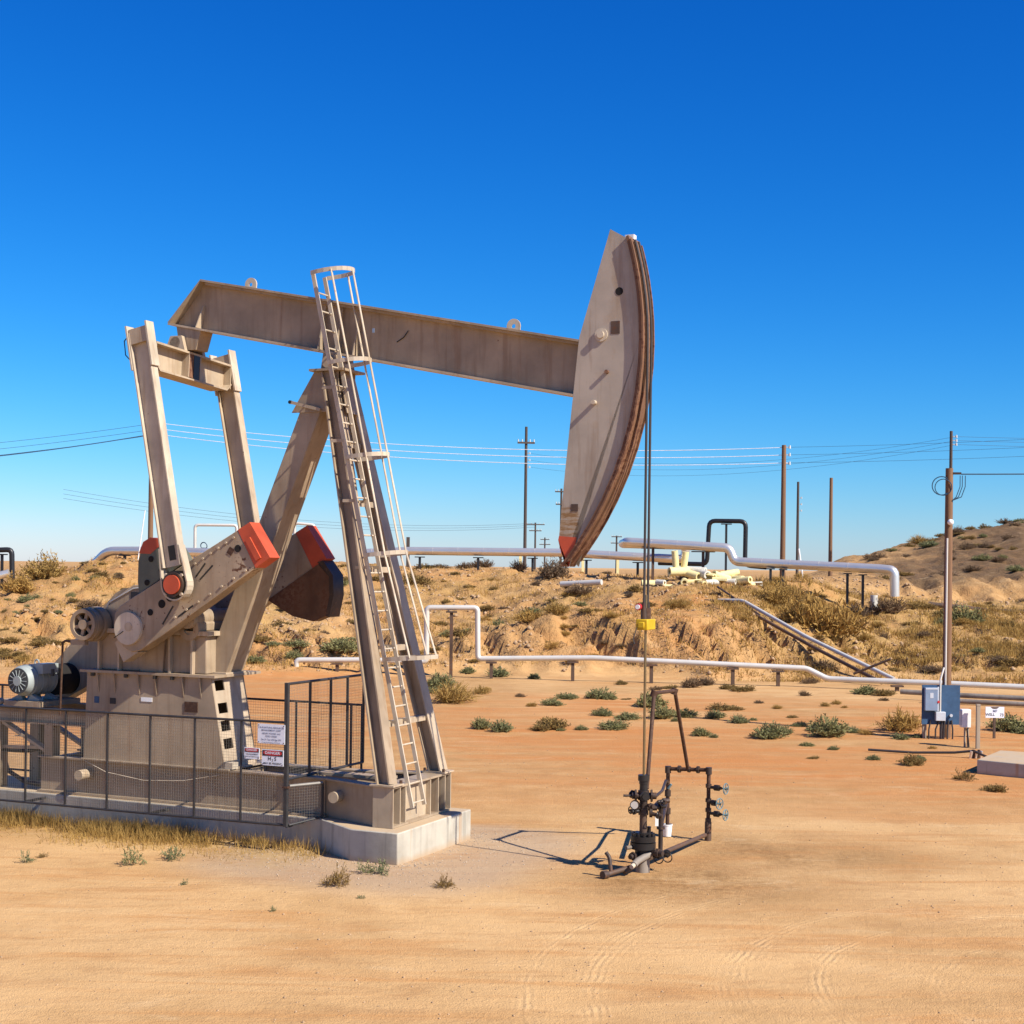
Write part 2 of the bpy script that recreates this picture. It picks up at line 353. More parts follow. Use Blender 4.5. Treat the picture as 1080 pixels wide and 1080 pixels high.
def concrete_mat():
    m, t, b = new_mat('cast_concrete'); co = geopos(t)
    n1 = noise(t, co, 1.7, 6, 0.6); n2 = noise(t, co, 30, 4, 0.7); st = noise(t, mapped(t, co, (5, 5, 0.25)), 1.3, 4, 0.6)
    c = mixc(t, ramp(t, n1, [(0.3, (0,0,0)), (0.7, (1,1,1))]), (0.35, 0.315, 0.25), (0.53, 0.49, 0.40))
    c = mixc(t, mth(t, 'MULTIPLY', ramp(t, st, [(0.56, (0,0,0)), (0.70, (1,1,1))]), 0.55), c, (0.16, 0.15, 0.13))
    c = mixc(t, mth(t, 'MULTIPLY', ramp(t, noise(t, mapped(t, co, (3.1, 3.1, 0.2), loc=(4,1,2)), 1.1, 3), [(0.62, (0,0,0)), (0.72, (1,1,1))]), 0.7), c, (0.42, 0.22, 0.085))
    c = mixc(t, mth(t, 'MULTIPLY', n2, 0.25), c, (0.25, 0.23, 0.2))
    sep = t.nodes.new('ShaderNodeSeparateXYZ'); t.links.new(co, sep.inputs[0])
    low = ramp(t, mth(t, 'ADD', sep.outputs[2], mth(t, 'MULTIPLY', n1, 0.12)), [(0.05, (1,1,1)), (0.16, (0,0,0))])
    c = mixc(t, mth(t, 'MULTIPLY', low, 0.7), c, (0.40, 0.27, 0.15))
    gn = t.nodes.new('ShaderNodeNewGeometry'); sn = t.nodes.new('ShaderNodeSeparateXYZ'); t.links.new(gn.outputs['Normal'], sn.inputs[0])
    c = mixc(t, mth(t, 'MULTIPLY', ramp(t, sn.outputs[2], [(0.7, (0,0,0)), (0.9, (1,1,1))]), ramp(t, n1, [(0.30, (0.35,0.35,0.35)), (0.6, (0.9,0.9,0.9))])), c, (0.46, 0.315, 0.17))
    t.links.new(c, b.inputs['Base Color']); b.inputs['Roughness'].default_value = 0.9; bumped(t, b, n2, 0.35, 0.008); return m
M['concrete'] = concrete_mat()
def leaf_mat(name, a, b_, trans=0.25):
    m, t, b = new_mat(name); co = geopos(t); n1 = noise(t, co, 5.0, 3, 0.6)
    oi = t.nodes.new('ShaderNodeObjectInfo')
    c = mixc(t, ramp(t, n1, [(0.3, (0,0,0)), (0.7, (1,1,1))]), a, b_)
    c = mixc(t, mth(t, 'MULTIPLY', oi.outputs['Random'], 0.35), c, tuple(x*y for x, y in zip(b_, (1.25, 1.0, 0.7))))
    t.links.new(c, b.inputs['Base Color']); b.inputs['Roughness'].default_value = 0.8; b.inputs['Specular IOR Level'].default_value = 0.15
    tr = t.nodes.new('ShaderNodeBsdfTranslucent'); t.links.new(c, tr.inputs[0]); mx = t.nodes.new('ShaderNodeMixShader'); mx.inputs[0].default_value = trans
    t.links.new(b.outputs[0], mx.inputs[1]); t.links.new(tr.outputs[0], mx.inputs[2]); t.links.new(mx.outputs[0], t.nodes['Material Output'].inputs['Surface']); return m
M['leaf_green'] = leaf_mat('grey_green_leaves', (0.145, 0.155, 0.065), (0.26, 0.26, 0.125))
M['leaf_fresh'] = leaf_mat('blue_green_leaves', (0.13, 0.15, 0.075), (0.24, 0.25, 0.13))
M['leaf_olive'] = leaf_mat('olive_brown_leaves', (0.17, 0.115, 0.04), (0.27, 0.19, 0.07))
M['leaf_brown'] = leaf_mat('grey_brown_twigs', (0.13, 0.085, 0.05), (0.21, 0.15, 0.095))
M['leaf_gold'] = leaf_mat('dry_golden_grass', (0.27, 0.165, 0.045), (0.43, 0.285, 0.095))
M['twig'] = plain('dry_twig', (0.17, 0.11, 0.06), 0.9)
# ---------------------------------------------------------------- ground
OX, OY, TH = -1.1146, 23.5825, R(24)
UX, UY = math.cos(TH), -math.sin(TH); VX, VY = math.sin(TH), math.cos(TH)
def w(u, v, z=0.0): return Vector((OX+u*UX+v*VX, OY+u*UY+v*VY, z))
def grow(start, end, step, k):
    L = []; x = start; d = step
    while abs(x) < abs(end): d *= k; x += d if end > start else -d; L.append(x)
    return L
xs = sorted(grow(-36, -4000, 0.6, 1.25)) + list(np.arange(-36, 46, 0.24)) + grow(46, 4000, 0.6, 1.25)
ys = sorted(grow(9, -600, 0.6, 1.3)) + list(np.arange(9, 56, 0.36)) + list(np.arange(56, 98, 0.2)) + list(np.arange(98, 146, 0.7)) + grow(146, 6000, 0.9, 1.15)
xs = np.array(xs); ys = np.array(ys)
GX, GY = np.meshgrid(xs, ys); GZ = height(GX.ravel(), GY.ravel()).reshape(GX.shape)
ny, nx = GX.shape
gv = np.stack([GX, GY, GZ], -1).reshape(-1, 3)
ii = np.arange(ny*nx).reshape(ny, nx)
gf = np.stack([ii[:-1, :-1], ii[:-1, 1:], ii[1:, 1:], ii[1:, :-1]], -1).reshape(-1, 4)
gme = bpy.data.meshes.new('ground')
gme.vertices.add(len(gv)); gme.vertices.foreach_set('co', gv.ravel())
gme.loops.add(gf.size); gme.loops.foreach_set('vertex_index', gf.ravel())
gme.polygons.add(len(gf)); gme.polygons.foreach_set('loop_start', np.arange(0, gf.size, 4)); gme.polygons.foreach_set('loop_total', np.full(len(gf), 4))
gme.polygons.foreach_set('use_smooth', np.ones(len(gf), bool)); gme.update(); gme.validate()
X = gv[:, 0]; Y = gv[:, 1]; Z = gv[:, 2]
A_ = X/np.maximum(Y, 1)
du = (X-OX)*UX+(Y-OY)*UY; dv = (X-OX)*VX+(Y-OY)*VY
nz = fbm(X*0.25, Y*0.25, 77, 4)
# soils: r orange clay, g burnt dark soil, b grey gravel ; r2 oily soil, g2 dry-grass litter, b2 pale trodden sand
onflat = 1-sstep(0.05, 0.5, Z)
orange = onflat*(sstep(25, 32, Y+3*nz)*(1-sstep(48, 55, Y+4*nz)))*sstep(-0.14, -0.02, A_+0.03*nz)*np.clip(0.88+0.9*fbm(X*0.2, Y*0.3, 123, 4), 0, 1)
orange = np.maximum(orange, onflat*sstep(33, 40, Y)*(1-sstep(58, 64, Y))*(1-sstep(-0.12, -0.03, A_))*0.9)
orange = np.maximum(orange, 0.55*sstep(0.3, 1.0, Z)*(Y < 92)*(A_ < 0.16)*np.clip(0.35+1.5*fbm(X*0.18, Y*0.2, 99, 3), 0, 1))
orange = np.maximum(orange, 0.8*sstep(2.2, 2.6, Z)*np.exp(-(((X-7.5)/3.2)**2+((Y-70)/3.0)**2))); orange = np.maximum(orange, 0.9*np.exp(-(((X-15.5)/2)**2+((Y-82)/3.5)**2)))
burnt = sstep(0.215, 0.26, A_+0.02*nz)*sstep(90, 94, Y+3*nz)*np.clip(0.95+1.9*fbm(X*0.16+3, Y*0.12, 88, 5), 0, 1)
gravel = sstep(2.4, 1.1, np.hypot(np.maximum(np.abs(du+0.7)-0.9, 0), np.maximum(np.abs(dv+0.2)-1.2, 0)))*(dv < 2.6)
wu, wv = 3.43, 0.0
oil = 1.2*np.exp(-(((du-wu-0.5)/1.5)**2+((dv-wv+0.2)/1.1)**2)) + 0.95*np.exp(-(((X-4.6)/1.9)**2+((Y-23.6)/1.2)**2)) + 0.7*np.exp(-(((X-2.3)/1.6)**2+((Y-20.9)/0.7)**2)) + 0.6*np.exp(-(((X-3.5)/0.7)**2+((Y-24.8)/0.8)**2))
litter = sstep(0.13, 0.18, A_+0.03*nz)*sstep(60, 64, Y)*(1-sstep(84, 90, Y))*np.clip(0.95+0.9*nz, 0, 1)
litter = np.maximum(litter, (du < -1.4)*sstep(-2.6, -1.2, dv)*(dv < 0)*sstep(-14, -9, du)*0.9)
litter = np.maximum(litter, 0.75*sstep(0.8, 2.0, Z)*(Y < 90)*np.clip(0.4+1.6*nz, 0, 1))
pale = onflat*(1-sstep(25, 30, Y+2*nz))
pale = np.maximum(pale, onflat*sstep(40, 46, Y+3*nz)*sstep(-0.02, 0.03, A_)*0.9)
for nm, (r_, g_, b_) in {'soil': (orange, burnt, gravel), 'wear': (oil, litter, pale)}.items():
    at_ = gme.attributes.new(nm, 'FLOAT_COLOR', 'POINT')
    at_.data.foreach_set('color', np.stack([np.clip(r_, 0, 1), np.clip(g_, 0, 1), np.clip(b_, 0, 1), np.ones_like(X)], -1).ravel().astype(np.float32))
def ground_mat():
    m, t, b = new_mat('dry_dirt'); co = geopos(t)
    def attr(n):
        a = t.nodes.new('ShaderNodeAttribute'); a.attribute_name = n; s = t.nodes.new('ShaderNodeSeparateColor'); t.links.new(a.outputs['Color'], s.inputs[0]); return s.outputs
    so = attr('soil'); we = attr('wear')
    big = noise(t, co, 0.16, 4, 0.6, 0.4); mid = noise(t, co, 1.1, 4, 0.62); fine = noise(t, co, 9, 3, 0.7); grit = noise(t, co, 55, 1, 0.8)
    drag = noise(t, mapped(t, co, (0.17, 1.15, 1), rot=(0, 0, 0.06)), 1.0, 5, 0.66, 0.9)      # dragged, driven-over streaks
    drag2 = noise(t, mapped(t, co, (0.5, 3.6, 1), rot=(0, 0, 0.12)), 1.0, 4, 0.66, 0.6)
    c = mixc(t, ramp(t, mid, [(0.34, (0,0,0)), (0.66, (1,1,1))]), (0.395, 0.224, 0.090), (0.505, 0.302, 0.130))
    c = mixc(t, mth(t, 'MULTIPLY', we[2], ramp(t, big, [(0.36, (0,0,0)), (0.62, (1,1,1))])), c, (0.60, 0.376, 0.172))
    stk = mth(t, 'MULTIPLY', mth(t, 'MAXIMUM', we[2], so[0]), ramp(t, drag, [(0.50, (0,0,0)), (0.66, (1,1,1))]))
    c = mixc(t, mth(t, 'MULTIPLY', stk, 0.75), c, (0.47, 0.236, 0.086))
    org = mth(t, 'MULTIPLY', so[0], ramp(t, mth(t, 'ADD', mth(t, 'MULTIPLY', drag, 0.6), mth(t, 'MULTIPLY', big, 0.4)), [(0.36, (0,0,0)), (0.56, (1,1,1))]))
    c = mixc(t, org, c, (0.475, 0.200, 0.064))
    c = mixc(t, mth(t, 'MULTIPLY', stk, mth(t, 'MULTIPLY', ramp(t, drag2, [(0.56, (0,0,0)), (0.68, (1,1,1))]), 0.5)), c, (0.60, 0.40, 0.20))
    c = mixc(t, mth(t, 'MULTIPLY', so[1], 0.85), c, mixc(t, mid, (0.065, 0.043, 0.028), (0.165, 0.105, 0.058)))
    c = mixc(t, mth(t, 'MULTIPLY', so[2], 0.7), c, mixc(t, grit, (0.26, 0.185, 0.12), (0.52, 0.39, 0.27)))
    c = mixc(t, mth(t, 'MULTIPLY', we[1], ramp(t, mth(t, 'ADD', mth(t, 'MULTIPLY', mid, 0.5), mth(t, 'MULTIPLY', fine, 0.5)), [(0.38, (0,0,0)), (0.62, (1,1,1))])), c, (0.37, 0.235, 0.075))
    oil = mth(t, 'MULTIPLY', we[0], ramp(t, mth(t, 'ADD', mth(t, 'MULTIPLY', mid, 0.6), mth(t, 'MULTIPLY', fine, 0.4)), [(0.38, (0.12,0.12,0.12)), (0.60, (1,1,1))]))
    c = mixc(t, mth(t, 'MULTIPLY', oil, 0.8), c, (0.20, 0.105, 0.038))
    pt = noise(t, mapped(t, co, (0.55, 1.5, 1), loc=(3, 8, 0)), 1.0, 5, 0.68, 0.8)
    c = mixc(t, mth(t, 'MULTIPLY', ramp(t, pt, [(0.52, (0,0,0)), (0.68, (1,1,1))]), 0.45), c, (0.36, 0.185, 0.075))
    c = mixc(t, mth(t, 'MULTIPLY', ramp(t, pt, [(0.28, (1,1,1)), (0.42, (0,0,0))]), 0.40), c, (0.60, 0.43, 0.24))
    # small dark crumbs
    c = mixc(t, mth(t, 'MULTIPLY', ramp(t, fine, [(0.64, (0,0,0)), (0.74, (1,1,1))]), 0.30), c, (0.24, 0.135, 0.062))
    c = mixc(t, mth(t, 'MULTIPLY', ramp(t, grit, [(0.58, (0,0,0)), (0.74, (1,1,1))]), 0.32), c, (0.25, 0.15, 0.075))
    t.links.new(c, b.inputs['Base Color']); b.inputs['Roughness'].default_value = 0.95; b.inputs['Specular IOR Level'].default_value = 0.1
    # tyre ruts: rings round the turning centre, in broken bands, pressed into the dirt
    def ruts(cx, cy, bands, freq):
        d = t.nodes.new('ShaderNodeVectorMath'); d.operation = 'DISTANCE'; flat = mapped(t, co, (1, 1, 0)); t.links.new(flat, d.inputs[0]); d.inputs[1].default_value = (cx, cy, 0)
        rad = mth(t, 'ADD', d.outputs['Value'], mth(t, 'MULTIPLY', mid, 0.18))
        wv_ = mth(t, 'SINE', mth(t, 'MULTIPLY', rad, freq)); tot = None
        for r0, wd in bands:
            g = mth(t, 'SUBTRACT', 1.0, mth(t, 'DIVIDE', mth(t, 'ABSOLUTE', mth(t, 'SUBTRACT', rad, r0)), wd), clamp=True)
            tot = g if tot is None else mth(t, 'MAXIMUM', tot, g)
        return mth(t, 'MULTIPLY', mth(t, 'MULTIPLY', wv_, ramp(t, noise(t, co, 2.2, 3, 0.6), [(0.38, (0,0,0)), (0.62, (1,1,1))])), mth(t, 'MULTIPLY', tot, ramp(t, big, [(0.34, (0,0,0)), (0.52, (1,1,1))])))
    r1 = ruts(7.5, 15.6, [(5.2, 0.26), (4.25, 0.2), (6.7, 0.24), (3.0, 0.16), (7.4, 0.15)], 74)
    r2 = ruts(6.0, 60.0, [(40.5, 0.4), (42.4, 0.4), (30.0, 0.5), (27.6, 0.4), (33.5, 0.35)], 30)
    h = mth(t, 'ADD', mth(t, 'MULTIPLY', fine, 0.55), mth(t, 'ADD', mth(t, 'MULTIPLY', grit, 0.42), mth(t, 'MULTIPLY', mid, 0.8)))
    h = mth(t, 'ADD', h, mth(t, 'ADD', mth(t, 'MULTIPLY', r1, 0.13), mth(t, 'MULTIPLY', r2, 0.10)))
    h = mth(t, 'ADD', h, mth(t, 'MULTIPLY', drag2, 0.35))
    sp_ = t.nodes.new('ShaderNodeSeparateXYZ'); t.links.new(co, sp_.inputs[0]); onb = ramp(t, sp_.outputs[2], [(0.1, (0,0,0)), (0.6, (1,1,1))])
    h = mth(t, 'ADD', h, mth(t, 'MULTIPLY', onb, mth(t, 'ADD', mth(t, 'MULTIPLY', noise(t, co, 2.6, 4, 0.75), 4.2), mth(t, 'MULTIPLY', fine, 2.6))))
    c2 = mixc(t, mth(t, 'MULTIPLY', mth(t, 'ABSOLUTE', r1), 0.4), c, (0.63, 0.43, 0.22)); c2 = mixc(t, mth(t, 'MULTIPLY', mth(t, 'ABSOLUTE', r2), 0.4), c2, (0.62, 0.42, 0.21)); t.links.new(c2, b.inputs['Base Color'])
    bumped(t, b, h, 0.6, 0.055)
    return m
M['ground'] = ground_mat(); gme.materials.append(M['ground'])
ground = bpy.data.objects.new('ground', gme); COL.objects.link(ground); tag(ground, kind='structure', label='dry tan and orange dirt ground with eroded bank and hills')
# ---------------------------------------------------------------- foundation
PJ_LOC = (OX, OY, 0); PJ_ROT = -TH
T0 = 0.476
f = MB()
f.prism([(-0.03, -1.27, -0.15), (-0.84, -1.27, -0.15), (-1.7, -0.70, -0.15), (-10.5, -0.70, -0.15), (-10.5, 0.70, -0.15), (-1.7, 0.70, -0.15), (-0.84, 1.27, -0.15), (-0.03, 1.27, -0.15)], (0, 0, T0+0.15))
fnd = f.build('concrete_foundation', M['concrete'], None, bevel=0.02)
fnd.location = PJ_LOC; fnd.rotation_euler = (0, 0, PJ_ROT)
tag(fnd, 'pale streaked concrete foundation block under the pumpjack', 'foundation')

# ---------------------------------------------------------------- pumpjack
pj = empty('pumpjack', PJ_LOC, PJ_ROT)
tag(pj, 'tan beam pumpjack with tall horsehead, caged ladder and red-tipped cranks', 'pumpjack')
Z0 = T0+0.008; Z1 = 1.105
# skid: two long I-beams, flared at the front, tied by cross members
b = MB()
for s in (-1, 1):
    b.box(-7.5, -1.75, s*0.51-0.012, s*0.51+0.012, Z0+0.03, Z1-0.03)
    b.box(-7.5, -1.7, min(s*0.40, s*0.62), max(s*0.40, s*0.62), Z0, Z0+0.029); b.box(-7.5, -1.7, min(s*0.40, s*0.62), max(s*0.40, s*0.62), Z1-0.029, Z1)
    b.prism([(-1.75, s*0.50, Z0), (-0.64, s*0.93, Z0), (-0.64, s*0.90, Z0), (-1.75, s*0.46, Z0)], (0, 0, Z1-Z0-0.002))
    b.prism([(-1.699, s*0.62, Z1-0.028), (-0.63, s*0.97, Z1-0.028), (-0.63, s*0.75, Z1-0.028), (-1.699, s*0.40, Z1-0.028)], (0, 0, 0.027))
for u in (-7.4, -6.2, -5.0, -3.6, -2.4): b.box(u-0.08, u+0.08, -0.49, 0.49, Z0+0.04, Z1-0.05)
skid = b.build('skid_base', M['tan'], pj)
b = MB()   # front cross beam under the samson post
b.box(-0.62, -0.27, -0.97, 0.97, Z1-0.026, Z1+0.006); b.box(-0.62, -0.27, -0.97, 0.97, Z0-0.004, Z0+0.03); b.box(-0.60, -0.56, -0.95, 0.95, Z0+0.03, Z1-0.026)
b.build('end_beam', M['tan'], skid)
for s in (-1, 1): MB().box(-0.62, -0.27, s*0.985-0.012, s*0.985+0.012, Z0-0.004, Z1+0.006).build('end_plate', M['tan_pale'], skid)
for v in (-0.74, -0.56, 0.28, 0.56, 0.80): MB().box(-0.559, -0.28, v-0.011, v+0.011, Z0+0.03, Z1-0.026).build('stiffener', M['tan_pale'], skid)
MB().box(-0.40, -0.36, -0.55, 0.27, Z0+0.03, Z1-0.026).build('face_plate', M['tan_pale'], skid)
for u in (-1.42, -6.45):
    st = MB().cyl((u, -0.50 if u < -2 else -0.62, 0.85), (u, -0.80 if u < -2 else -0.84, 0.85), 0.088, n=20); st.build('pipe_stub', M['tan_pale'], skid)
MB().tube([(-6.5, -0.63, 1.1), (-6.0, -0.64, 0.92), (-5.2, -0.64, 0.83), (-4.4, -0.64, 0.88), (-3.7, -0.63, 1.02)], 0.008, 6).build('cable', M['cream'], skid)

# pedestal under the gearbox
def lerp(a, b_, t): return a+(b_-a)*t
PZ0, PZ1 = Z1+0.002, 2.60
b = MB()
b.uz([(-6.50, PZ0), (-3.60, PZ0), (-3.90, PZ1), (-6.44, PZ1)], -0.61, -0.59)
b.prism([(-6.50, 0.60, PZ0), (-3.60, 0.31, PZ0), (-3.90, 0.31, PZ1), (-6.44, 0.60, PZ1)], (0, 0.02, 0))
b.prism([(-6.50, -0.589, PZ0), (-6.50, 0.589, PZ0), (-6.44, 0.589, PZ1), (-6.44, -0.589, PZ1)], (0.02, 0, 0))
ped = b.build('pedestal', M['tan'], pj)
def pfront(v0, v1, za, zb): # a piece of the sloping front wall
    ua = lerp(-3.60, -3.90, (za-PZ0)/(PZ1-PZ0)); ub = lerp(-3.60, -3.90, (zb-PZ0)/(PZ1-PZ0))
    return [(ua, v0, za), (ua, v1, za), (ub, v1, zb), (ub, v0, zb)]
b = MB(); zs = [PZ0, 1.43, 1.60, 1.72, 1.89, 2.01, 2.18, 2.38, 2.55, PZ1]
cols_ = [(-0.588, -0.53), (-0.53, -0.27), (-0.27, 0.30)]
for ci, (v0, v1) in enumerate(cols_):
    if ci == 1:
        for k in range(0, len(zs)-1, 2): b.prism(pfront(v0, v1, zs[k], zs[k+1]), (-0.02, 0, 0))
    else: b.prism(pfront(v0, v1, PZ0, PZ1), (-0.02, 0, 0))
b.build('slotted_front_wall', M['tan_pale'], ped)
MB().box(-6.55, -3.78, -0.68, 0.68, PZ1+0.002, PZ1+0.045).build('top_plate', M['tan'], ped)
MB().box(-6.52, -3.5, -0.66, 0.66, Z1+0.001, Z1+0.022).build('foot_plate', M['tan_pale'], ped)
for u in (-6.2, -5.85, -5.35, -5.0, -4.45, -4.1): MB().prism([(u, -0.612, 2.595), (u, -0.675, 2.595), (u, -0.612, 2.25)], (0.02, 0, 0)).build('gusset', M['tan'], ped)
for u in (-6.3, -5.6, -5.0, -4.65): MB().cyl((u, -0.645, 2.54), (u, -0.645, 2.60), 0.035, n=6).build('bolt', M['grease'], ped)
MB().box(-6.28, -6.18, -0.618, -0.612, 2.08, 2.19).build('label_plate', M['blueboard'], ped); MB().box(-5.95, -5.83, -0.618, -0.612, 2.08, 2.18).build('label_plate', M['signblack'], ped)
MB().box(-5.3, -5.07, -0.618, -0.612, 2.15, 2.22).build('label_plate', M['white'], ped); MB().box(-4.41, -4.15, -0.622, -0.612, 2.02, 2.19).build('rust_cover', M['rust'], ped)
MB().box(-3.6, -3.45, -0.62, -0.45, Z1+0.024, 1.23).build('bracket', M['cream'], ped)

# gearbox
b = MB()
b.box(-6.30, -4.06, -0.52, 0.52, PZ1+0.047, 3.28)
b.uz([(-6.28, 3.36), (-6.28, 3.62), (-6.02, 3.86), (-5.62, 4.10), (-5.10, 4.12), (-4.78, 3.95), (-4.45, 3.62), (-4.14, 3.50), (-4.14, 3.36)], -0.46, 0.46)
gb = b.build('gearbox', M['tan'], pj, bevel=0.02)
MB().box(-6.38, -3.98, -0.60, 0.60, 3.283, 3.357).build('split_flange', M['tan_pale'], gb)
for u in (-6.22, -5.8, -4.75, -4.3):
    for s in (-1, 1): MB().box(u-0.02, u+0.02, min(s*0.522, s*0.60), max(s*0.522, s*0.60), PZ1+0.047, 3.28).build('rib', M['tan_pale'], gb)
MB().prism([(-4.9, -0.523, 2.65), (-5.35, -0.523, 2.65), (-5.42, -0.523, 3.28), (-4.85, -0.523, 3.28)], (0, -0.05, 0)).build('bearing_pillar', M['tan_worn'], gb)
for s in (-1, 1): MB().cyl((-5.25, s*0.47, 3.39), (-5.25, s*0.70, 3.39), 0.26, n=28).build('bearing_cap', M['tan'], gb)
MB().tubering((-4.35, -0.62, 3.40), (-4.35, -0.40, 3.40), 0.20, 0.10).build('bearing_cap', M['tan_worn'], gb)
MB().cyl((-4.33, -0.70, 3.56), (-4.33, 0.62, 3.56), 0.16, n=20).build('intermediate_shaft_cover', M['tan'], gb)
MB().box(-5.45, -5.15, -0.12, 0.12, 4.11, 4.17).build('inspection_cover', M['tan_pale'], gb)
MB().box(-5.66, -5.46, -0.468, -0.461, 3.86, 3.98).build('label_plate', M['signblack'], gb)
MB().tube([(-6.25, -0.40, 3.60), (-6.1, -0.47, 3.80), (-5.6, -0.47, 4.04), (-4.9, -0.47, 4.13)], 0.014, 6).build('oil_line', M['silver_dull'], gb)
MB().uz([(-6.55, 3.40), (-6.28, 3.30), (-6.05, 3.70), (-6.2, 3.95), (-6.5, 3.85)], 0.1, 0.42).build('shaft_cover', M['tan'], gb)

# brake wheel on the fast shaft
bw = MB().tubering((-6.32, -0.90, 3.42), (-6.32, -0.68, 3.42), 0.265, 0.20, 32); bw.tubering((-6.32, -0.82, 3.42), (-6.32, -0.75, 3.42), 0.285, 0.262, 32); bw = bw.build('brake_wheel', M['tan_worn'], pj)
MB().cyl((-6.32, -0.90, 3.42), (-6.32, -0.45, 3.42), 0.085, n=20).build('hub', M['tan_worn'], bw)
for k in range(6):
    a = R(60*k+15); MB().bar((-6.32+0.07*math.cos(a), -0.83, 3.42+0.07*math.sin(a)), (-6.32+0.21*math.cos(a), -0.83, 3.42+0.21*math.sin(a)), 0.06, 0.045, (0, 1, 0)).build('spoke', M['tan_worn'], bw)
MB().cyl((-6.32, -0.70, 3.42), (-6.32, -0.69, 3.42), 0.2, n=24).build('back_plate', M['hole'], bw)
MB().tubering((-6.32, -0.66, 3.42), (-6.32, -0.50, 3.42), 0.30, 0.2, 32).build('brake_band', M['tan'], bw)
lv = MB().tube([(-6.35, -0.80, 3.10), (-6.75, -0.82, 3.13), (-6.80, -0.82, 3.10), (-6.84, -0.82, 1.85)], 0.018, 8).build('brake_lever', M['rust'], pj)
MB().box(-6.60, -6.30, -0.86, -0.76, 3.07, 3.16).build('lever_arm', M['tan_worn'], lv)

# belt guard behind
def stadium(c0, r0, c1, r1, n=10):
    a = math.atan2(c1[1]-c0[1], c1[0]-c0[0]); P = []
    for k in range(n+1): t = a+math.pi/2+math.pi*k/n; P.append((c0[0]+r0*math.cos(t), c0[1]+r0*math.sin(t)))
    for k in range(n+1): t = a-math.pi/2+math.pi*k/n; P.append((c1[0]+r1*math.cos(t), c1[1]+r1*math.sin(t)))
    return P
bg = MB().uz(stadium((-8.0, 2.30), 0.34, (-6.42, 3.42), 0.62), 0.52, 0.80).build('belt_guard', M['tan'], pj)
MB().cyl((-7.82, 0.10, 2.36), (-7.82, 0.519, 2.36), 0.28, n=24).build('pulley', M['hole'], bg)

# motor
mo = MB(); mc = (-7.78, 2.40)
mo.cyl((mc[0], -0.70, mc[1]), (mc[0], -0.10, mc[1]), 0.265, n=32)
mo = mo.build('motor', M['motor'], pj)
MB().cyl((mc[0], -0.70, mc[1]), (mc[0], -0.80, mc[1]), 0.262, 0.225, n=32).build('end_bell', M['motor'], mo)
MB().cyl((mc[0], -0.80, mc[1]), (mc[0], -0.815, mc[1]), 0.222, n=32).build('grille', M['motor_dark'], mo)
for k in range(14):
    a = 2*math.pi*k/14; MB().bar((mc[0]+0.08*math.cos(a), -0.82, mc[1]+0.08*math.sin(a)), (mc[0]+0.19*math.cos(a), -0.82, mc[1]+0.19*math.sin(a)), 0.010, 0.012, (0, 1, 0)).build('grille_bar', M['motor'], mo)
MB().cyl((mc[0], -0.815, mc[1]), (mc[0], -0.84, mc[1]), 0.085, n=20).build('shaft_cap', M['motor'], mo)
MB().cyl((mc[0], -0.10, mc[1]), (mc[0], 0.0, mc[1]), 0.26, 0.17, n=32).build('end_bell', M['motor'], mo)
for k in range(4): MB().tubering((mc[0], -0.62+0.15*k, mc[1]), (mc[0], -0.605+0.15*k, mc[1]), 0.277, 0.26, 32).build('casing_band', M['motor'], mo)
MB().box(mc[0]+0.10, mc[0]+0.34, -0.58, -0.18, mc[1]+0.12, mc[1]+0.29).build('junction_box', M['motor'], mo)
MB().torus((mc[0]-0.02, -0.32, mc[1]+0.30), (0, 1, 0), 0.045, 0.014, 14, 6).build('lifting_eye', M['motor'], mo)
for v in (-0.62, -0.24):
    for s in (-1, 1): MB().prism([(mc[0]+s*0.12, v, mc[1]-0.24), (mc[0]+s*0.30, v, 2.08), (mc[0]+s*0.30, v, 2.05), (mc[0]+s*0.05, v, 2.05)], (0, 0.1, 0)).build('foot', M['motor'], mo)
mt = MB()
for v in (-0.50, 0.45): mt.hbeam((-9.2, v, 1.79), (-6.48, v, 1.79), (0, 0, 1), 0.28, 0.2, 0.025, 0.02)
mt.box(-8.15, -7.35, -0.74, 0.30, 1.955, 2.045)
mt = mt.build('motor_mount', M['tan_worn'], pj)
for u in (-8.45, -7.28):
    for v in (-0.50, 0.45): MB().hbeam((u, v, Z0 if u < -7.6 else Z1), (u, v, 1.645), (0, 1, 0), 0.2, 0.18, 0.02, 0.02).build('mount_leg', M['tan_worn'], mt)
for v in (-0.50, 0.45): MB().bar((-8.35, v, 1.64), (-7.38, v, Z1+0.08), 0.05, 0.14, (0, 1, 0)).build('diagonal_brace', M['tan_pale'], mt)
MB().bar((-8.4, -0.5, 1.2), (-7.35, -0.5, 1.23), 0.04, 0.05).build('tie_bar', M['tan_pale'], mt)
MB().tube([(-9.4, -0.45, 1.25), (-8.6, -0.45, 1.12), (-7.9, -0.42, 1.14), (-7.45, -0.40, 1.22)], 0.035, 8).build('hose', M['black'], mt)
MB().tube([(-8.6, -0.30, 1.62), (-8.58, -0.32, 1.1), (-8.40, -0.35, 0.75), (-8.0, -0.36, 0.58), (-7.4, -0.36, 0.53)], 0.04, 8).build('hose', M['black'], mt)
for u in (-8.4, -8.15): MB().cyl((u, -0.62, 2.0), (u, -0.52, 2.0), 0.06, n=8).build('clamp_nut', M['cream'], mt)
MB().cyl((-7.2, -0.6, 2.5), (-7.2, -0.6, 2.62), 0.03, n=10).build('breather', M['black'], mt)

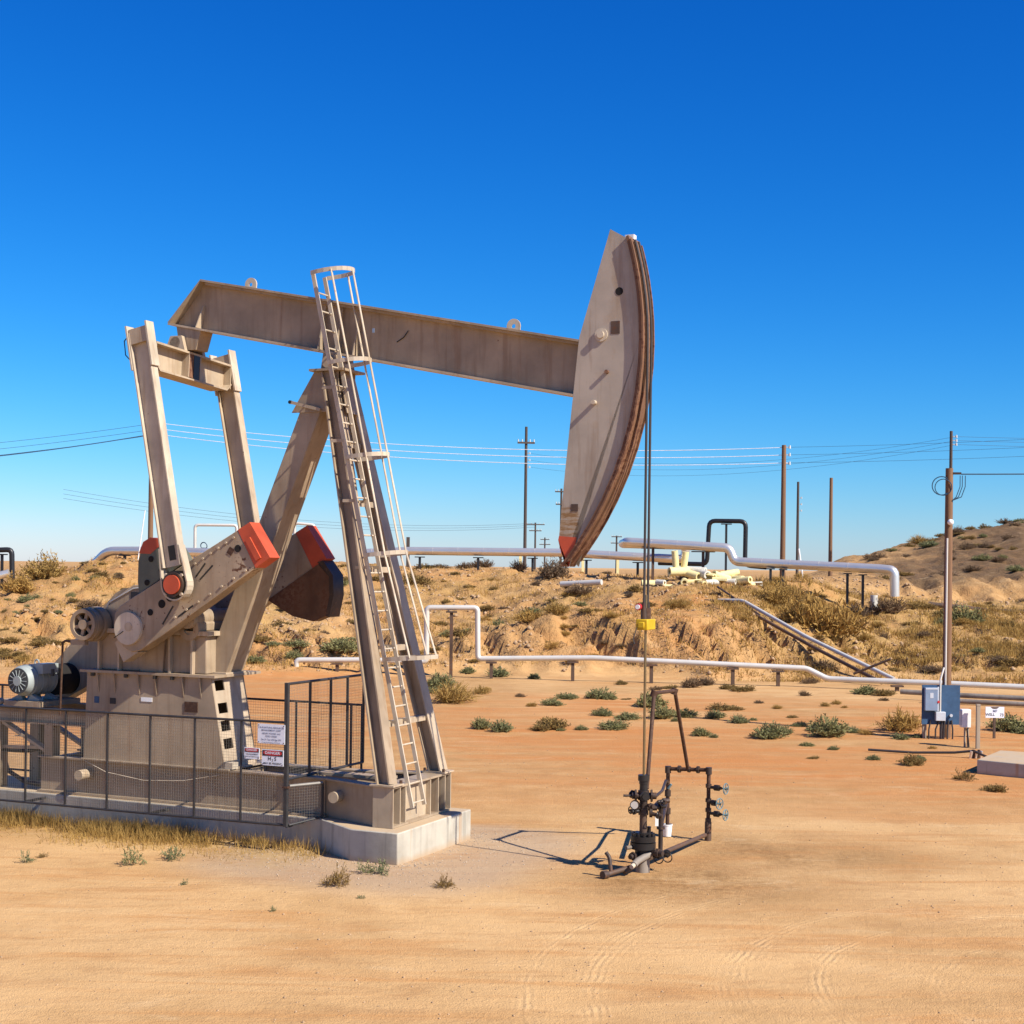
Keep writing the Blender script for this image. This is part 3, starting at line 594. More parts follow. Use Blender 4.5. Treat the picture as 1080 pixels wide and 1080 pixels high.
# cranks
CA = R(30); HC = (-5.25, 3.39)
def crk(a, p): return (HC[0]+a*math.cos(CA)-p*math.sin(CA), HC[1]+a*math.sin(CA)+p*math.cos(CA))
crank_poly = [crk(-0.30*math.cos(t)*1.0+0.0, 0.42*math.sin(t)) for t in [R(90), R(60), R(30), R(0), R(-30), R(-60), R(-90)]] + [crk(0.5, -0.42), crk(2.64, -0.335), crk(2.64, 0.36), crk(0.3, 0.42)]
for s in (-1, 1):
    va, vb = sorted((s*0.72, s*1.00))
    c_ = MB().uz(crank_poly, va, vb).build('crank', M['tan_worn'], pj, bevel=0.012)
    fo = s*1.003
    MB().uz([crk(2.643, -0.335), crk(2.96, -0.325), crk(2.90, 0.355), crk(2.643, 0.36)], va-0.004, vb+0.004).build('red_tip', M['red'], c_)
    MB().uz([crk(2.72, -0.25), crk(2.82, -0.25), crk(2.80, 0.14), crk(2.70, 0.14)], min(fo, s*1.035), max(fo, s*1.035)).build('tip_plate', M['red'], c_)
    MB().cyl((HC[0], s*1.003, HC[1]), (HC[0], s*1.06, HC[1]), 0.27, n=36).build('hub_disc', M['cream'] if s < 0 else M['tan'], c_)
    MB().cyl((HC[0]+0.02, s*1.061, HC[1]+0.03), (HC[0]+0.02, s*1.068, HC[1]+0.03), 0.075, n=20).build('shaft_end', M['tan_pale'], c_)
    MB().bar((HC[0]-0.08, s*1.062, HC[1]-0.05), (HC[0]-0.27, s*1.062, HC[1]-0.16), 0.008, 0.02, (0, 1, 0)).build('clamp_slot', M['hole'], c_)
    p = [crk(-0.28, -0.05), crk(-0.40, -0.05), crk(-0.40, -0.42), crk(-0.05, -0.42)]
    MB().uz(p, s*0.86-0.12, s*0.86+0.12).build('clamp_lug', M['tan_pale'], c_)
    for a, pp, r_ in ((0.50, 0.03, 0.055), (0.77, 0.04, 0.07), (0.97, 0.06, 0.078), (2.50, 0.10, 0.06)):
        q = crk(a, pp); MB().cyl((q[0], fo, q[1]), (q[0], fo+s*0.004, q[1]), r_, n=20).build('pin_hole_shade', M['hole'], c_)  # dark disc on the face, the shade inside a hole given as colour
    q = crk(2.36, 0.13); MB().bar((q[0]-0.03, fo+s*0.002, q[1]-0.05), (q[0]+0.03, fo+s*0.002, q[1]+0.05), 0.005, 0.10, (1, 0, 0)).build('rust_mark', M['rust'], c_)
    for k in range(7):
        for pp in (-0.28, 0.29):
            q = crk(1.5+0.17*k if pp > 0 else 0.9+0.26*k, pp); MB().cyl((q[0], fo, q[1]), (q[0], fo+s*0.02, q[1]), 0.022, n=6).build('bolt', M['tan_pale'], c_)
    # rubbed grease smear beside the pin
    if s < 0:
        for (a0, p0, a1, p1) in ((1.62, 0.02, 1.95, 0.10), (1.58, 0.10, 1.84, 0.20), (0.62, -0.26, 0.95, -0.10), (0.95, -0.30, 1.3, -0.28)):
            q0 = crk(a0, p0); q1 = crk(a1, p1); MB().bar((q0[0], fo-0.001, q0[1]), (q1[0], fo-0.001, q1[1]), 0.003, 0.028, (1, 0, -1)).build('grease_streak', M['grease'], c_)
        gw = [crk(0.43, 0.425), crk(0.50, 0.60), crk(0.57, 0.72), crk(0.68, 0.90), crk(0.80, 1.01), crk(0.92, 1.12), crk(1.08, 1.11), crk(1.32, 0.93), crk(1.46, 0.76), crk(1.50, 0.425)]
        wt = MB().uz(gw, -0.97, -0.74).build('counterweight', M['green'], c_)
        MB().uz([crk(0.75, 1.005), crk(0.92, 1.125), crk(1.08, 1.118), crk(1.33, 0.935), crk(1.36, 0.86), crk(1.12, 0.90), crk(0.95, 0.88)], -0.976, -0.736).build('red_edge', M['red'], wt)
        for a, pp, r_ in ((0.92, 0.80, 0.05), (0.66, 0.50, 0.05)): q = crk(a, pp); MB().cyl((q[0], -0.975, q[1]), (q[0], -0.981, q[1]), r_, n=18).build('bolt_hole_shade', M['hole'], wt)
        q = crk(1.05, 0.50); MB().bar((q[0]-0.07, -0.975, q[1]-0.04), (q[0]+0.07, -0.975, q[1]+0.04), 0.012, 0.14, (0, 0, 1)).build('slot', M['hole'], wt)
    else:
        wt = MB().uz([crk(1.60, -0.375), crk(2.78, -0.335), crk(2.86, -0.62), crk(2.72, -0.90), crk(2.48, -1.17), crk(2.22, -1.13), crk(1.90, -0.85)], 0.70, 0.94).build('counterweight', M['dark_weight'], c_)
        MB().uz([crk(2.79, -0.30), crk(2.90, -0.33), crk(2.95, -0.64), crk(2.80, -0.94), crk(2.54, -1.22), crk(2.49, -1.17), crk(2.73, -0.90), crk(2.87, -0.62)], 0.68, 1.02).build('weight_rim', M['iron'], wt)
        q0 = crk(1.55, 0.02); q1 = crk(2.15, 0.06); MB().bar((q0[0], 0.716, q0[1]), (q1[0], 0.716, q1[1]), 0.01, 0.26, (0, 0, 1)).build('recess', M['tan'], c_)

# pitman arms and crank pins
PIN = crk(1.30, 0.11)
for s in (-1, 1):
    v = s*1.17; PT = (-4.98, 8.27 if s < 0 else 8.11)
    d = Vector((PT[0]-PIN[0], 0, PT[1]-PIN[1])).normalized()
    p0 = Vector((PIN[0], v, PIN[1]))+d*0.30; p1 = Vector((PT[0], v, PT[1]))
    pm = MB().hbeam(p0, p1, (1, 0, 0), 0.36, 0.17, 0.022, 0.02).build('pitman_arm', M['cream'] if s < 0 else M['tan_pale'], pj)
    # strap round the bearing
    st = MB(); n = Vector((d.z, 0, -d.x)); c0 = Vector((PIN[0], v, PIN[1]))
    arc = [c0+d*0.62-n*0.19] + [c0 + (n*(-math.cos(R(a)))*0.25) + d*(-math.sin(R(a))*0.25) for a in range(0, 181, 15)] + [c0+d*0.62+n*0.19]
    for a, b2 in zip(arc[:-1], arc[1:]): st.bar(a, b2, 0.17, 0.025, (b2-a).cross(Vector((0, 1, 0))))
    st.build('strap', M['cream'], pm)
    MB().cyl((PIN[0], s*1.062, PIN[1]), (PIN[0], s*1.255, PIN[1]), 0.225, n=30).build('bearing_housing', M['grease'], pm)
    MB().cyl((PIN[0]-0.0, s*1.256, PIN[1]), (PIN[0], s*1.33, PIN[1]), 0.155, n=28).build('pin_cap', M['red'], pm)
    MB().tubering((PIN[0], s*1.256, PIN[1]), (PIN[0], s*1.30, PIN[1]), 0.20, 0.165, 24).build('seal_ring', M['iron'], pm)
    for k in range(4):
        a = R(45+90*k); MB().cyl((PIN[0]+0.215*math.cos(a), s*1.25, PIN[1]+0.215*math.sin(a)), (PIN[0]+0.215*math.cos(a), s*1.285, PIN[1]+0.215*math.sin(a)), 0.03, n=6).build('bolt', M['cream'], pm)
    g0 = c0+d*0.52; MB().bar(g0-d*0.12, g0+d*0.12, 0.03, 0.13, (1, 0, 0)).build('grease_stain_plate', M['grease'], pm)
    for q in (-1, 1):
        e = n*(q*0.20); MB().bar(p1-d*0.62+e, p1+d*0.12+e, 0.20, 0.03, n).build('top_side_plate', M['cream'], pm)
    MB().bar(p1-d*0.20, p1+d*0.05, 0.16, 0.34, n).build('top_block', M['tan_pale'], pm)
    if s < 0: MB().tube([p1+Vector((-0.20, -0.02, -0.05)), p1+Vector((-0.30, -0.02, -0.15)), p1+Vector((-0.27, -0.02, -0.38)), p1+Vector((-0.14, -0.02, -0.50))], 0.009, 6).build('grease_hose', M['bluewire'], pm)
# equalizer
EU = -4.90
b = MB(); b.box(EU-0.02, EU+0.02, -1.07, 1.07, 7.72, 8.13); b.box(EU-0.17, EU+0.17, -1.07, 1.07, 8.131, 8.165)
b.prism([(EU-0.18, -0.95, 7.69), (EU+0.18, -0.95, 7.69), (EU+0.18, 0.95, 7.69), (EU-0.18, 0.95, 7.69)], (0, 0, 0.029))
for s in (-1, 1): b.prism([(EU-0.18, s*0.951, 7.69), (EU+0.18, s*0.951, 7.69), (EU+0.18, s*1.07, 7.80), (EU-0.18, s*1.07, 7.80)], (0, 0, 0.03))
eq = b.build('equalizer_beam', M['tan_pale'], pj)
eq.matrix_local = Matrix(((1, 0, 0, 0), (0, 1, 0, 0), (0, 0, 1, -0.11), (0, 0, 0, 1))) @ Matrix.Translation((0, 0, 7.95)) @ Matrix.Rotation(R(-3.3), 4, 'X') @ Matrix.Translation((0, 0, -7.95))
for v in (-1.06, -0.16, 0.16, 1.06): MB().box(EU-0.165, EU+0.165, v-0.012, v+0.012, 7.735, 8.128).build('stiffener', M['tan_pale'], eq)
MB().box(EU+0.021, EU+0.16, -0.145, 0.145, 7.735, 8.128).build('rust_panel', M['rust_track'], eq)
MB().box(EU+0.162, EU+0.168, -0.03, 0.13, 7.7, 8.15).build('grease_streak', M['grease'], eq)
MB().cyl((EU-0.05, -0.30, 8.30), (EU-0.05, 0.30, 8.30), 0.105, n=20).build('tail_bearing', M['tan_worn'], eq)
for v in (-0.26, 0.26): MB().uz([(EU-0.25, 8.166), (EU+0.16, 8.166), (EU+0.08, 8.42), (EU-0.15, 8.42)], v-0.04, v+0.04).build('bearing_cheek', M['tan_pale'], eq)

# walking beam
def btop(u): return 9.267 + (u+4.5)*(-0.1983)
def bbot(u): return 8.405 + (u+4.5)*(-0.1988)
UE = 2.45
b = MB(); b.uz([(-5.10, bbot(-5.10)+0.03), (UE, bbot(UE)+0.03), (UE, btop(UE)-0.03), (-4.52, btop(-4.52)-0.04)], -0.014, 0.014)
wb = b.build('walking_beam', M['tan'], pj)
MB().uz([(-4.50, btop(-4.5)), (UE, btop(UE)), (UE, btop(UE)-0.034), (-4.51, btop(-4.51)-0.034)], -0.20, 0.20).build('top_flange', M['tan'], wb)
MB().uz([(-5.17, bbot(-5.17)), (UE, bbot(UE)), (UE, bbot(UE)+0.034), (-5.15, bbot(-5.15)+0.034)], -0.20, 0.20).build('bottom_flange', M['tan_pale'], wb)
MB().uz([(-5.17, bbot(-5.17)+0.036), (-4.503, btop(-4.5)-0.001), (-4.515, btop(-4.5)-0.040), (-5.12, bbot(-5.12)+0.036)], -0.20, 0.20).build('tail_flange', M['tan'], wb)
MB().uz([(-4.45, btop(-4.45)-0.036), (UE, btop(UE)-0.036), (UE, btop(UE)-0.075), (-4.46, btop(-4.46)-0.075)], -0.13, 0.13).build('cover_strip', M['tan'], wb)
for u, hh in ((-4.60, 0.42), (-2.20, 0.75), (-1.88, 0.75), (-1.55, 0.75)):
    for s in (-1, 1): MB().prism([(u, s*0.016, bbot(u)+0.036), (u, s*0.195, bbot(u)+0.036), (u+0.05, s*0.05, bbot(u)+hh), (u+0.05, s*0.016, bbot(u)+hh)], (0.02, 0, 0)).build('stiffener', M['tan_pale'], wb)
for u in (-3.62, 1.20):
    e = MB().tubering((u, -0.012, btop(u)+0.06), (u, 0.012, btop(u)+0.06), 0.115, 0.035, 20); e.box(u-0.11, u+0.11, -0.011, 0.011, btop(u)-0.002, btop(u)+0.03); e.build('lifting_eye', M['cream'], wb)
MB().uz([(-5.0, bbot(-5.0)-0.001), (-4.50, bbot(-4.5)-0.001), (-4.60, 8.09), (-4.78, 8.09), (-4.95, 8.22)], -0.17, 0.17).build('tail_bracket', M['tan_worn'], wb)
MB().box(-1.18, -1.14, -0.20, -0.195, bbot(-1.16)+0.45, bbot(-1.16)+0.52).build('tag_plate', M['bluegrey'], wb)
MB().tube([(-0.83, -0.02, 8.05), (-0.70, -0.03, 8.12), (-0.62, -0.03, 8.22)], 0.008, 6).build('grease_fitting', M['black'], wb)

# horsehead
HP = (-1.90, 7.86); HR = 5.27
def arc(z, r=HR): return (HP[0]+math.sqrt(r*r-(z-HP[1])**2), z)
zz = [9.34, 9.2, 9.0, 8.8, 8.5, 8.2, 7.86, 7.5, 7.1, 6.7, 6.3, 5.9, 5.5, 5.2, 4.95, 4.75, 4.58]
outer = [arc(z, HR-0.045) for z in zz]
inner = [(2.25, 4.50), (2.13, 4.70), (2.075, 4.90), (2.16, 5.89), (2.365, 7.93), (2.84, 9.52)]
hh = MB()
for s in (-1, 1): hh.uz([(2.84, 9.52), (3.10, 9.37)] + outer + inner[:-1], s*0.19-0.012, s*0.19+0.012)
hh.prism([(2.37, -0.177, 7.93), (2.84, -0.177, 9.50), (2.84, 0.177, 9.50), (2.37, 0.177, 7.93)], (0.02, 0, 0))
hh.prism([(2.17, -0.177, 5.89), (2.36, -0.177, 7.0), (2.36, 0.177, 7.0), (2.17, 0.177, 5.89)], (0.02, 0, 0)); hh.prism([(2.09, -0.177, 4.90), (2.17, -0.177, 5.88), (2.17, 0.177, 5.88), (2.09, 0.177, 4.90)], (0.02, 0, 0))
def horse_mat():
    m = painted('horsehead_paint', (0.40, 0.335, 0.265), rust=0.70, dirt=0.18); t = m.node_tree; b_ = t.nodes['Principled BSDF']
    old = b_.inputs['Base Color'].links[0].from_socket; co = objco(t); sep = t.nodes.new('ShaderNodeSeparateXYZ'); t.links.new(co, sep.inputs[0])
    def band(sock, lo, hi, s_):
        a = mth(t, 'MULTIPLY', mth(t, 'SUBTRACT', sock, lo), s_, True); c = mth(t, 'MULTIPLY', mth(t, 'SUBTRACT', hi, sock), s_, True); return mth(t, 'MULTIPLY', a, c)
    box_ = mth(t, 'MULTIPLY', band(sep.outputs[0], 2.05, 2.42, 18), band(sep.outputs[2], 4.93, 5.42, 14))
    st = noise(t, mapped(t, co, (2.2, 2.2, 14)), 1.6, 4, 0.7)
    c1 = mixc(t, mth(t, 'MULTIPLY', box_, ramp(t, st, [(0.47, (0,0,0)), (0.56, (1,1,1))])), old, (0.13, 0.055, 0.018))
    c2 = mixc(t, mth(t, 'MULTIPLY', box_, mth(t, 'MULTIPLY', ramp(t, st, [(0.36, (0,0,0)), (0.47, (1,1,1))]), 0.5)), c1, (0.36, 0.22, 0.09))
    patch = noise(t, mapped(t, co, (3, 3, 2)), 1.0, 3, 0.5); c3 = mixc(t, mth(t, 'MULTIPLY', ramp(t, patch, [(0.58, (0,0,0)), (0.66, (1,1,1))]), 0.35), c2, (0.34, 0.235, 0.14))
    t.links.new(c3, b_.inputs['Base Color']); return m
M['horse'] = horse_mat()
hh = hh.build('horsehead', M['horse'], pj, smooth=False)
fc = MB()
n = len(zz); prof = [arc(z, HR-0.043) for z in [9.38]+zz+[4.52]]; profo = [arc(z, HR) for z in [9.40]+zz+[4.50]]
for i in range(len(prof)-1):
    a, b2, c2, d2 = prof[i], prof[i+1], profo[i+1], profo[i]
    fc.uz([a, b2, c2, d2], -0.25, 0.25)
fc.build('curved_face', M['rust_track'], hh)
for v0, v1 in ((-0.262, -0.235), (-0.05, 0.05), (0.235, 0.262)):
    tr = MB(); po = [arc(z, HR+0.002) for z in zz]; pq = [arc(z, HR+0.03) for z in zz]
    for i in range(len(po)-1): tr.uz([po[i], po[i+1], pq[i+1], pq[i]], v0, v1)
    tr.build('cable_track', M['rust_track'], hh)
MB().uz([(2.245, 4.498), (2.12, 4.70), (2.068, 4.90), (2.08, 4.96), arc(4.94, HR-0.10), arc(4.80, HR-0.046), arc(4.58, HR-0.046)], -0.208, -0.2025).build('red_tip', M['red'], hh)
MB().uz([(2.245, 4.498), (2.12, 4.70), (2.068, 4.90), (2.08, 4.96), arc(4.94, HR-0.10), arc(4.80, HR-0.046), arc(4.58, HR-0.046)], 0.2025, 0.208).build('red_tip', M['red'], hh)
MB().cyl((2.994, -0.203, 8.587), (2.994, -0.206, 8.587), 0.06, n=20).build('bolt_hole_shade', M['hole'], hh)
MB().box(2.87, 3.01, -0.207, -0.203, 7.96, 8.15).build('brown_plate', M['pipebrown'], hh)
MB().cyl((2.72, -0.203, 7.955), (2.72, -0.225, 7.955), 0.10, n=24).build('knob', M['cream'], hh)
MB().cyl((2.72, -0.225, 7.955), (2.72, -0.26, 7.955), 0.055, n=12).build('knob_pin', M['cream'], hh)
MB().tube([(2.82, -0.203, 7.40), (2.82, -0.255, 7.40)], 0.03, 8).build('pin', M['rust_track'], hh)
MB().tube([(2.63, -0.203, 6.95), (2.63, -0.29, 6.95)], 0.035, 10).build('pin', M['cream'], hh)
MB().box(2.27, 2.38, -0.207, -0.203, 5.33, 5.44).build('brown_plate', M['pipebrown'], hh)
MB().box(3.02, 3.16, -0.06, 0.06, 9.38, 9.45).build('cable_anchor', M['white'], hh)

# samson post: two front legs, one rear leg, cap and braces
LB = (-0.45, 0.87, Z1+0.01); LT = (-1.93, 0.20, 7.60)
for s in (-1, 1):
    lg = MB().hbeam((LB[0], s*LB[1], LB[2]), (LT[0], s*LT[1], LT[2]), (1, 0, 0), 0.235, 0.25, 0.026, 0.02).build('front_leg', M['tan'] if s < 0 else M['tan_pale'], pj)
    MB().box(-0.66, -0.24, s*0.87-0.17, s*0.87+0.17, Z1+0.007, Z1+0.032).build('foot_plate', M['tan_pale'], lg)
    for uu in (-0.62, -0.28): MB().cyl((uu, s*0.87-s*0.14, Z1+0.032), (uu, s*0.87-s*0.14, Z1+0.08), 0.025, n=6).build('bolt', M['rust'], lg)
def leg_at(z, s):
    t = (z-LB[2])/(LT[2]-LB[2]); return Vector((lerp(LB[0], LT[0], t), s*lerp(LB[1], LT[1], t), z))
for z in (2.05, 3.2, 4.45, 5.5, 6.45):
    a = leg_at(z, -1)+Vector((0.03, 0.08, 0)); c = leg_at(z, 1)+Vector((0.03, -0.08, 0)); cb = MB(); cb.bar(a, c, 0.09, 0.02); cb.bar(a+Vector((0.045, 0, -0.04)), c+Vector((0.045, 0, -0.04)), 0.014, 0.08); cb.build('cross_brace', M['tan_pale'], pj)
rl = MB(); p0 = Vector((-4.06, 0, PZ1+0.05)); p1 = Vector((-2.12, 0, 7.30)); d = (p1-p0).normalized(); sd = d.cross(Vector((0, 1, 0))).normalized()
rl.prism([p0+Vector((-0.24, -0.25, 0)), p0+Vector((0.20, -0.25, 0)), p1+Vector((0.17, -0.25, 0)), p1+Vector((-0.22, -0.25, 0))], (0, 0.50, 0))
rl = rl.build('rear_leg', M['tan'], pj, bevel=0.012)
MB().box(-4.36, -3.80, -0.33, 0.33, PZ1+0.046, PZ1+0.072).build('foot_plate', M['tan_pale'], rl)
MB().bar((-2.62, -0.32, 7.12), (-2.05, -0.32, 6.98), 0.03, 0.05).build('clamp_bar', M['tan_pale'], rl); MB().cyl((-2.62, -0.34, 7.12), (-2.62, -0.28, 7.12), 0.03, n=8).build('bolt', M['hole'], rl)
cp = MB(); cp.box(-2.25, -1.62, -0.36, 0.36, 7.602, 7.64)
cp.uz([(-2.62, 6.95), (-2.20, 7.60), (-1.75, 7.60), (-1.78, 6.95)], -0.275, -0.253); cp.uz([(-2.62, 6.95), (-2.20, 7.60), (-1.75, 7.60), (-1.78, 6.95)], 0.253, 0.275)
cp.prism([(-1.77, -0.20, 7.60), (-1.77, 0.20, 7.60), (-1.60, 0.27, 6.92), (-1.60, -0.27, 6.92)], (0.018, 0, 0))
cp = cp.build('post_cap', M['tan'], pj)
sb = MB().cyl((-1.92, -0.34, 7.745), (-1.92, 0.34, 7.745), 0.098, n=24).build('saddle_bearing', M['tan_pale'], pj)
for v in (-0.22, 0.22): MB().uz([(-2.08, 7.642), (-1.76, 7.642), (-1.80, 7.86), (-2.04, 7.90)], v-0.05, v+0.05).build('bearing_block', M['tan_worn'], sb)

# ladder and cage
def lad(z, side):
    t = (z-0.73)/(9.15-0.73); u = lerp(-0.20, -2.05, t); v = lerp(-0.50, -0.60, t) if side < 0 else lerp(-0.09, -0.25, t); return Vector((u, v, z))
b = MB()
for s in (-1, 1): b.bar(lad(0.73, s), lad(9.12, s), 0.028, 0.065, (1, 0, 0))
ld = b.build('ladder', M['cream'], pj)
z = 0.80
while z < 9.05:
    MB().tube([lad(z, -1), lad(z, 1)], 0.014, 8).build('rung', M['cream'], ld); z += 0.297
for z in (2.05, 3.2, 4.45, 5.5, 6.45, 7.3):
    for s in (-1, 1): MB().bar(lad(z, s), Vector((lad(z, s).x-0.22, lad(z, s).y, z)), 0.03, 0.05).build('bracket', M['tan_pale'], ld)
cg = empty('ladder_cage', (0, 0, 0)); cg.parent = pj
def hoop_pt(z, a, k=1.0):
    c = (lad(z, -1)+lad(z, 1))/2; hw = 0.19+0.13*k*math.sin(a)
    return Vector((c.x + 0.62*k*math.sin(a), c.y - math.cos(a)*(hw+0.06*k) , z+0.06*math.sin(a)))
HZ = [(3.02, 1.30), (4.64, 1.0), (6.18, 1.0), (7.68, 1.0), (9.12, 1.0)]
hoops = []
for z, k in HZ:
    P = [hoop_pt(z, R(a), k) for a in range(0, 181, 12)]; h = MB()
    for a, c in zip(P[:-1], P[1:]): h.bar(a, c, 0.012, 0.065, (0, 0, 1))
    h.build('hoop', M['cream'], cg)
for ang in (38, 90, 142):
    v = MB(); P = [hoop_pt(z, R(ang), k) for z, k in HZ]
    for a, c in zip(P[:-1], P[1:]): v.bar(a, c, 0.045, 0.012, (1, 0, 0))
    v.build('cage_bar', M['cream'], cg)
# ---------------------------------------------------------------- bridle cables, carrier bar and polished rod
WL = w(3.43, 0.0)
rs = empty('rod_string', (WL.x, WL.y, 0), PJ_ROT)
tag(rs, 'twin bridle cables with yellow carrier bar and thin rod hanging from the horsehead', 'rod string')
for v in (-0.085, 0.085):
    P = [Vector((arc(z, HR+0.035)[0]-3.43, v, z)) for z in (9.36, 9.2, 9.0, 8.8, 8.5, 8.2, 7.95)] + [Vector((arc(7.86, HR+0.035)[0]-3.43, v, 7.6)), Vector((-0.03, v, 3.80))]
    MB().tube(P, 0.02, 8).build('bridle_cable', M['cable'], rs)
cb = MB(); cb.box(-0.12, 0.06, -0.19, 0.19, 3.58, 3.74); cb.box(-0.08, 0.02, -0.22, -0.191, 3.61, 3.70); cb.box(-0.08, 0.02, 0.191, 0.22, 3.61, 3.70)
cb = cb.build('carrier_bar', M['yellow'], rs, bevel=0.012)
for v in (-0.085, 0.085): MB().cyl((-0.03, v, 3.742), (-0.03, v, 3.98), 0.045, 0.03, n=12).build('cable_socket', M['iron'], cb)
MB().cyl((-0.03, 0, 3.742), (-0.03, 0, 3.90), 0.075, n=14).build('rod_clamp', M['rust'], cb)
MB().cyl((-0.121, -0.06, 3.65), (-0.14, -0.06, 3.65), 0.045, n=14).build('bolt', M['grease'], cb)
MB().cyl((-0.10, -0.16, 3.92), (-0.10, -0.10, 3.92), 0.05, n=14).build('red_cap', M['signred'], cb)
MB().cyl((-0.10, -0.18, 3.92), (-0.10, -0.161, 3.92), 0.035, n=14).build('white_cap', M['white'], cb)
MB().tube([(-0.08, -0.25, 3.62), (-0.12, -0.30, 3.45), (-0.10, -0.29, 3.38)], 0.008, 6).build('wire', M['cable'], cb)
MB().cyl((-0.03, 0, 1.36), (-0.03, 0, 4.10), 0.02, n=10).build('polished_rod', M['rod'], rs)

# ---------------------------------------------------------------- wellhead
W0 = w(3.40, 0.0)
wh = empty('wellhead', (W0.x, W0.y, 0))
tag(wh, 'rusty brown wellhead with tall inverted-U pipe and three blue handwheels', 'wellhead')
MB().cyl((0, 0, -0.1), (0, 0, 0.20), 0.105, n=20).build('casing', M['greypipe'], wh)
cs = MB().cyl((0, 0, 0.20), (0, 0, 0.34), 0.12, n=24).build('casing_head', M['iron_black'], wh)
fl = MB().cyl((0, 0, 0.34), (0, 0, 0.435), 0.19, n=28); fl.cyl((0, 0, 0.450), (0, 0, 0.53), 0.185, n=28); fl.cyl((0, 0, 0.43), (0, 0, 0.455), 0.13, n=20); fl.cyl((0, 0, 0.53), (0, 0, 0.58), 0.12, n=20)
fl = fl.build('casing_flange', M['iron_black'], wh)
for k in range(12):
    a = 2*math.pi*k/12; MB().cyl((0.155*math.cos(a), 0.155*math.sin(a), 0.53), (0.155*math.cos(a), 0.155*math.sin(a), 0.575), 0.02, n=6).build('bolt', M['iron_black'], fl)
MB().cyl((0.09, 0.04, 0.58), (0.09, 0.04, 0.66), 0.03, n=10).build('plug', M['iron_black'], fl)
MB().cyl((-0.18, -0.08, 0.37), (-0.26, -0.14, 0.37), 0.03, n=10).build('plug', M['greypipe'], fl)
MB().cyl((0, 0, 0.57), (0, 0, 0.86), 0.056, n=18).build('tubing_neck', M['pipebrown'], wh)
lt = MB().cyl((0, 0, 0.84), (0, 0, 0.93), 0.075, n=18); lt.cyl((-0.13, 0, 0.94), (0.20, 0, 0.94), 0.038, n=12); lt.cyl((0, 0, 0.93), (0, 0, 1.06), 0.06, n=16); lt.cyl((0.09, 0, 0.88), (0.13, 0, 0.88), 0.08, n=14)
lt = lt.build('pumping_tee', M['iron'], wh)
MB().cyl((-0.13, -0.02, 0.94), (-0.13, -0.06, 0.90), 0.032, n=10).build('elbow', M['iron'], lt)
ut = MB().cyl((0, 0, 1.06), (0, 0, 1.20), 0.082, n=20); ut.cyl((-0.17, 0, 1.12), (0.19, 0, 1.12), 0.05, n=14); ut.cyl((-0.13, 0, 1.12), (-0.105, 0, 1.12), 0.10, n=6); ut.cyl((0.105, 0, 1.12), (0.13, 0, 1.12), 0.10, n=6)
ut = ut.build('blowout_preventer', M['iron'], wh)
MB().tube([(-0.17, 0, 1.12), (-0.30, -0.01, 1.12)], 0.018, 8).build('handle', M['iron_black'], ut)
sx = MB().cyl((0, 0, 1.20), (0, 0, 1.30), 0.062, n=18); sx.cyl((0, 0, 1.30), (0, 0, 1.345), 0.07, n=18); sx.cyl((0, 0, 1.345), (0, 0, 1.43), 0.086, n=20)
sx.build('stuffing_box', M['iron_black'], wh)
gg = MB().cyl((-0.13, -0.06, 1.0), (-0.145, -0.13, 1.0), 0.068, n=24).build('pressure_gauge', M['iron'], wh)
MB().cyl((-0.1452, -0.131, 1.0), (-0.146, -0.134, 1.0), 0.056, n=24).build('gauge_dial', M['silver_dull'], gg)
MB().tube([(-0.13, -0.05, 0.94), (-0.13, -0.05, 1.0)], 0.016, 8).build('gauge_stem', M['iron'], gg)
fb = MB().tube(round_path([(0.05, 0.03, 1.22), (0.21, 0.75, 2.58), (0.62, 1.62, 2.55), (0.93, 2.36, 1.22)], 0.06, 3), 0.03, 12)
fb = fb.build('inverted_u_pipe', M['rust'], wh)
for p in ((0.21, 0.75, 2.58), (0.62, 1.62, 2.55)): MB().cyl((p[0]-0.02, p[1], p[2]-0.06), (p[0]+0.01, p[1], p[2]+0.035), 0.053, n=12).build('elbow', M['rust'], fb)
ML, MR = Vector((0.67, 2.95, 0)), Vector((1.31, 2.62, 0))
mf = MB().tube(round_path([ML+Vector((0, 0, 0.10)), ML+Vector((0, 0, 1.13)), MR+Vector((0, 0, 1.16)), MR+Vector((0, 0, -0.05))], 0.05, 3), 0.033, 12).build('manifold_frame', M['rust'], wh)
for t in (0.28, 0.52, 0.74):
    p = ML.lerp(MR, t)+Vector((0, 0, lerp(1.13, 1.16, t))); d = (MR-ML).normalized()
    MB().cyl(p-d*0.022, p+d*0.022, 0.06 if t != 0.52 else 0.05, n=8).build('union', M['iron'], mf)
for p in (ML+Vector((0, 0, 1.13)), MR+Vector((0, 0, 1.16))): MB().cyl(p-Vector((0, 0, 0.07)), p+Vector((0, 0, 0.045)), 0.052, n=12).build('elbow', M['iron'], mf)
for z in (0.90, 0.66, 0.50, 0.33): MB().cyl(MR+Vector((0, 0, z-0.03)), MR+Vector((0, 0, z+0.03)), 0.05, n=12).build('collar', M['iron'], mf)
MB().cyl(MR+Vector((0, 0, -0.02)), MR+Vector((0, 0, 0.30)), 0.056, n=14).build('base_sleeve', M['pipebrown'], mf)
for z in (0.72, 0.42): MB().cyl(ML+Vector((0, 0, z-0.05)), ML+Vector((0, 0, z+0.05)), 0.052, n=12).build('collar', M['iron'], mf)
MB().tube([ML+Vector((0.0, -0.04, 0.80)), ML+Vector((0.05, -0.06, 0.88))], 0.02, 8).build('handle', M['handle_blue'], mf)
